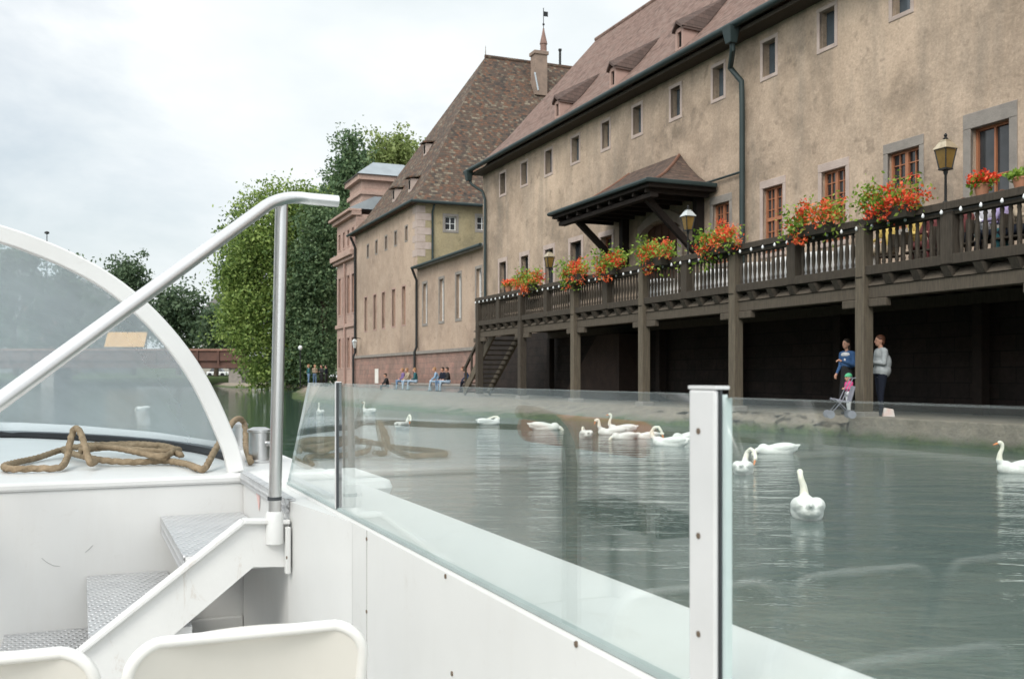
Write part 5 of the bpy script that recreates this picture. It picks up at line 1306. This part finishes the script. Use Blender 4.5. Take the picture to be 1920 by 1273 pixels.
for a, b in zip(ac, bc_):
    rows_.append([m.P(*(a.lerp(b, t) + Vector((0,0,.10*math.sin(math.pi*t)*min(1,max(0,(a.z-DZ))))))) for t in np.linspace(0, 1, 9)])
for a, b in zip(rows_, rows_[1:]):
    for j in range(8): m.face((a[j], b[j], b[j+1], a[j+1]))
m.build('acrylic_sheet', M['acrylic'], ws, smooth='all')
m = MB(B); rg_ = []
for i, q in enumerate(ac):
    t = (ac[min(i+1,len(ac)-1)]-ac[max(i-1,0)]).normalized(); nrm = Vector((t.z, 0, -t.x)); 
    if nrm.z < 0 and abs(nrm.z) > .3: nrm = -nrm
    if (q-Vector((PC,4.85,DZ))).dot(nrm) < 0: nrm = -nrm
    rg_.append([m.P(*(q+nrm*a+Vector((0,b,0)))) for a, b in ((.038,-.035),(.038,.03),(-.038,.03),(-.038,-.035))])
for a, b in zip(rg_, rg_[1:]):
    for k in range(4): m.face((a[k], a[(k+1)%4], b[(k+1)%4], b[k]))
m.face(rg_[0][::-1]); m.face(rg_[-1])
m.build('frame', M['white'], ws, smooth=True, bevel=.008)
m = MB(B); m.tube([tuple(q+Vector((-.02 if q.x>PC else .02,-.05,.014))) for q in bc_], .036, 8); m.build('rubber_seal', M['rubber'], ws, smooth=True)
# mirrored-in-glass fittings to the left of the seats: bent grab rail on the aisle
pr_ = [(1072,1090),(1072,960),(1072,870),(1068,835),(1056,808),(1036,786),(1008,776),(980,772)]
L_ = []
for x, y in pr_:
    p, s, z = B.onp(x, y, 2.0); L_.append((2*PGl-2.0, s, z))
L_.insert(0, (L_[0][0], L_[0][1], FZ))
m = MB(B); m.tube(L_, .034, 14); m.build('grab_rail', simple('dull_grab_rail', (.05,.05,.045), None, 8, .5, .2), boat, smooth=True)

# ============================================================ ROPE
rp = MB(B); rr = .0155
def dk_(x, y, up=0.0): 
    p, s, z = B.onz(x, y, DZ+.022); return Vector((p, s, z+up))
R1 = [dk_(470,866), dk_(461,846,.03), dk_(460,842,.12), dk_(453,842,.175), dk_(440,850,.185), dk_(424,860,.14), dk_(402,868,.06), dk_(385,876), dk_(372,878), dk_(350,870), dk_(310,864), dk_(250,866), dk_(190,866,.01), dk_(140,858,.02), dk_(120,850,.02),
      dk_(150,843,.02), dk_(230,846,.02), dk_(310,850,.03), dk_(335,858,.04), dk_(290,862,.045), dk_(200,856,.05), dk_(130,850,.03), dk_(70,858), dk_(25,868), dk_(8,874), dk_(20,879), dk_(70,878), dk_(112,876), dk_(126,868,.03), dk_(132,866,.11), dk_(140,864,.165), dk_(150,866,.15), dk_(160,870,.08), dk_(168,874,.02), dk_(178,870,.012)]
R2 = [dk_(150,862,.05), dk_(220,856,.055), dk_(290,855,.06), dk_(325,860,.05), dk_(300,866,.03), dk_(220,862,.06), dk_(165,856,.06), dk_(200,850,.05), dk_(280,852,.055), dk_(340,864,.03)]
curve = [tuple(q) for q in smoothcurve(R1, 18)]
rope = empty('mooring_rope', B(.1, 5.0, DZ), 'coiled brown hemp rope lying on the bow deck and looped to the bollard', 'rope')
rp.tube(curve, rr, 18, lobes=3, twist=120); rp.build('main_coil', M['rope'], rope, smooth='all')
m = MB(B); m.tube([tuple(q) for q in smoothcurve(R2, 18)], rr, 18, lobes=3, twist=120); m.build('upper_coil', M['rope'], rope, smooth='all')

# ============================================================ SEATS
def seat(p0, p1, s, top, label):
    w = p1-p0; pc2 = (p0+p1)/2
    r = empty('plastic_seat', B(pc2, s+.2, FZ), label, 'seat', 'white plastic seats in the boat')
    nu, nv, rad, hgt = 24, 14, .055, .42; m = MB(B); th = .014; lat = []
    def shell(u, v):          # u across -1..1, v down 0..1; rounded top corners, leaning back
        x = u*w/2; d = v*hgt
        return (pc2+x, s + .30*d + .05*(1-u*u)*.6 + .0, Z(top) - d)
    outline = []
    for k in range(9): a = math.pi - k*math.pi/16; outline.append((-w/2+rad+rad*math.cos(a), rad-rad*math.sin(a)))
    for k in range(9): a = math.pi/2 - k*math.pi/16; outline.append((w/2-rad+rad*math.cos(a), rad-rad*math.sin(a)))
    pt = lambda x, d, o=0.: (pc2+x, s + .30*d + .045*(1-(2*x/w)**2) + o, Z(top)-d + .012*(1-(2*x/w)**2))
    # rows of the shell follow the rounded outline
    def halfw(d): return w/2 if d >= rad else w/2-rad+math.sqrt(max(0, rad*rad-(rad-d)**2))
    fr_, bk = [], []
    for j in range(nv+1):
        d = hgt*(j/nv)**1.6; hw = halfw(d)
        fr_.append([m.P(*pt(hw*(2*i/nu-1), d)) for i in range(nu+1)]); bk.append([m.P(*pt(hw*(2*i/nu-1), d, th)) for i in range(nu+1)])
    for L, fl in ((fr_, 0), (bk, 1)):
        for a, b in zip(L, L[1:]):
            for i in range(nu): m.face((a[i], a[i+1], b[i+1], b[i]) if fl else (a[i], b[i], b[i+1], a[i+1]))
    for j in range(nv):
        m.face((fr_[j][0], bk[j][0], bk[j+1][0], fr_[j+1][0])); m.face((fr_[j][-1], fr_[j+1][-1], bk[j+1][-1], bk[j][-1]))
    for i in range(nu): m.face((fr_[0][i], fr_[0][i+1], bk[0][i+1], bk[0][i])); m.face((fr_[-1][i], bk[-1][i], bk[-1][i+1], fr_[-1][i+1]))
    m.build('backrest', M['seat'], r, smooth=True)
    rim = [pt(-w/2, hgt, .006)] + [pt(-w/2, .25, .006), pt(-w/2, .12, .006)] + [pt(x, d, .006) for x, d in outline] + [pt(w/2, .12, .006), pt(w/2, .25, .006), pt(w/2, hgt, .006)]
    m = MB(B); m.tube(rim, .011, 10); m.build('rim', M['seat_rim'], r, smooth=True)
    sb = pt(0, hgt); m = MB(B); m.hexa([(p0+.02,sb[1],sb[2]-.03),(p1-.02,sb[1],sb[2]-.03),(p1-.02,sb[1]+.42,sb[2]-.0),(p0+.02,sb[1]+.42,sb[2]-.0)],[(p0+.02,sb[1],sb[2]),(p1-.02,sb[1],sb[2]),(p1-.02,sb[1]+.42,sb[2]+.03),(p0+.02,sb[1]+.42,sb[2]+.03)]); m.build('seat_shell', M['seat'], r, bevel=.012)
    for x in (p0+.05, p1-.05):
        for y in (sb[1]+.05, sb[1]+.36):
            m = MB(B); m.tube([(x, y, sb[2]-.015), (x, y, FZ)], .014, 8); m.build('leg', M['steel'], r, smooth=True)
lbs = ['ivory plastic seat back in front of the steps, the wider visible one','ivory plastic seat back at the frame corner below the lowest step']
k = 0
for row, (s, tp, sh0) in enumerate(((1.86, -.482, 0), (1.25, -.482, -.04))):
    for i in range(4):
        p1 = .502 + sh0 - i*.478
        if row == 0 and i < 2: lb = lbs[i]
        else: lb = 'plastic seat mirrored in the glass panel beside the camera'
        seat(p1-.425, p1, s, tp, lb)
bench = empty('helm_bench', B(-1.0, 4.3, FZ), 'red brown padded bench mirrored in the glass beside the swans', 'bench')
m = MB(B); m.box(-1.15, -.86, 3.9, 4.8, Z(-.75), Z(-.66)); m.build('seat', M['black'], bench, bevel=.03)
m = MB(B); m.tube([(-.80,3.9,Z(-.29)),(-.80,3.95,Z(-.29)),(-.80,5.15,Z(-.29)),(-.80,5.2,Z(-.29))], [.04,.085,.085,.04], 14); m.build('backrest', M['locker'], bench, smooth=True)
for s in (3.85, 4.7):
    m = MB(B); m.tube([(-.80,s,FZ),(-.80,s,Z(-.28))], .02, 8); m.build('leg', M['steel'], bench, smooth=True)
    m = MB(B); m.tube([(-1.1,s,FZ),(-1.1,s,Z(-.74))], .02, 8); m.build('leg', M['steel'], bench, smooth=True)

# ============================================================ CAMERA, SKY, LIGHT
cam = bpy.data.cameras.new('camera'); co = bpy.data.objects.new('camera', cam); COL.objects.link(co)
co.location = (0, 0, H); co.rotation_euler = (R(90), 0, 0)
cam.sensor_width = 36; cam.lens = 36*F/1920; cam.shift_y = (HY-636.5)/1920; cam.clip_end = 3000; cam.clip_start = .05
cam.dof.use_dof = True; cam.dof.focus_distance = 5.0; cam.dof.aperture_fstop = 9
sc.camera = co
SE, SA = R(42), R(205)     # sun elevation, azimuth (clockwise from +Y): behind us, to the left
w = bpy.data.worlds.new('World'); sc.world = w; w.use_nodes = True; t = w.node_tree
bgn = t.nodes['Background']; bgn.inputs[1].default_value = .1
sky = t.nodes.new('ShaderNodeTexSky'); sky.sky_type = 'NISHITA'; sky.sun_disc = False; sky.sun_elevation = SE; sky.sun_rotation = SA; sky.air_density = 1.2; sky.dust_density = 2.0
tc = t.nodes.new('ShaderNodeTexCoord'); mp = t.nodes.new('ShaderNodeMapping'); mp.inputs['Scale'].default_value = (1.0, 1.0, 2.1); t.links.new(tc.outputs['Generated'], mp.inputs[0])
mp.inputs['Location'].default_value = (3.1, .7, .35)
n1 = t.nodes.new('ShaderNodeTexNoise'); n1.inputs['Scale'].default_value = 2.3; n1.inputs['Detail'].default_value = 7; n1.inputs['Roughness'].default_value = .55; n1.inputs['Distortion'].default_value = .35; t.links.new(mp.outputs[0], n1.inputs['Vector'])
rc = t.nodes.new('ShaderNodeValToRGB'); rc.color_ramp.elements[0].position = .22; rc.color_ramp.elements[1].position = .52
t.links.new(n1.outputs['Fac'], rc.inputs[0])
n2 = t.nodes.new('ShaderNodeTexNoise'); n2.inputs['Scale'].default_value = 4.2; n2.inputs['Detail'].default_value = 6; t.links.new(mp.outputs[0], n2.inputs['Vector'])
rc2 = t.nodes.new('ShaderNodeValToRGB'); rc2.color_ramp.elements[0].position = .3; rc2.color_ramp.elements[1].position = .7
rc2.color_ramp.elements[0].color = (6.7, 7.3, 7.55, 1); rc2.color_ramp.elements[1].color = (9.4, 9.5, 9.5, 1)
t.links.new(n2.outputs['Fac'], rc2.inputs[0])
mx = t.nodes.new('ShaderNodeMixRGB'); t.links.new(rc.outputs[0], mx.inputs[0]); t.links.new(sky.outputs[0], mx.inputs[1]); t.links.new(rc2.outputs[0], mx.inputs[2])
mul = t.nodes.new('ShaderNodeMixRGB'); mul.blend_type = 'MIX'; mul.inputs[0].default_value = .28; mul.inputs[2].default_value = (7.6, 8.15, 8.35, 1)
t.links.new(mx.outputs[0], mul.inputs[1])
# overcast sky is brighter round the veiled sun, behind us and overhead
vd = t.nodes.new('ShaderNodeVectorMath'); vd.operation = 'DOT_PRODUCT'; t.links.new(tc.outputs['Generated'], vd.inputs[0]); vd.inputs[1].default_value = (math.sin(SA)*math.cos(SE), math.cos(SA)*math.cos(SE), math.sin(SE))
mr = t.nodes.new('ShaderNodeMapRange'); mr.inputs[1].default_value = .15; mr.inputs[2].default_value = 1.0; mr.inputs[3].default_value = 1.0; mr.inputs[4].default_value = 2.2; t.links.new(vd.outputs['Value'], mr.inputs[0])
vs = t.nodes.new('ShaderNodeVectorMath'); vs.operation = 'SCALE'; t.links.new(mul.outputs[0], vs.inputs[0]); t.links.new(mr.outputs[0], vs.inputs['Scale'])
t.links.new(vs.outputs[0], bgn.inputs[0])
sun = bpy.data.lights.new('sun', 'SUN'); sun.energy = 1.45; sun.angle = R(25); sun.color = (1, .95, .87); so = bpy.data.objects.new('sun', sun); COL.objects.link(so)
so.rotation_euler = (R(90)-SE, 0, -SA+math.pi)   # light travels away from the sun
sc.view_settings.view_transform = 'Standard'; sc.view_settings.look = 'None'; sc.view_settings.exposure = .30; sc.view_settings.gamma = 1
sc.render.engine = 'CYCLES'; sc.cycles.use_denoising = True; sc.cycles.max_bounces = 8; sc.cycles.transparent_max_bounces = 16; sc.cycles.caustics_reflective = False; sc.cycles.caustics_refractive = False
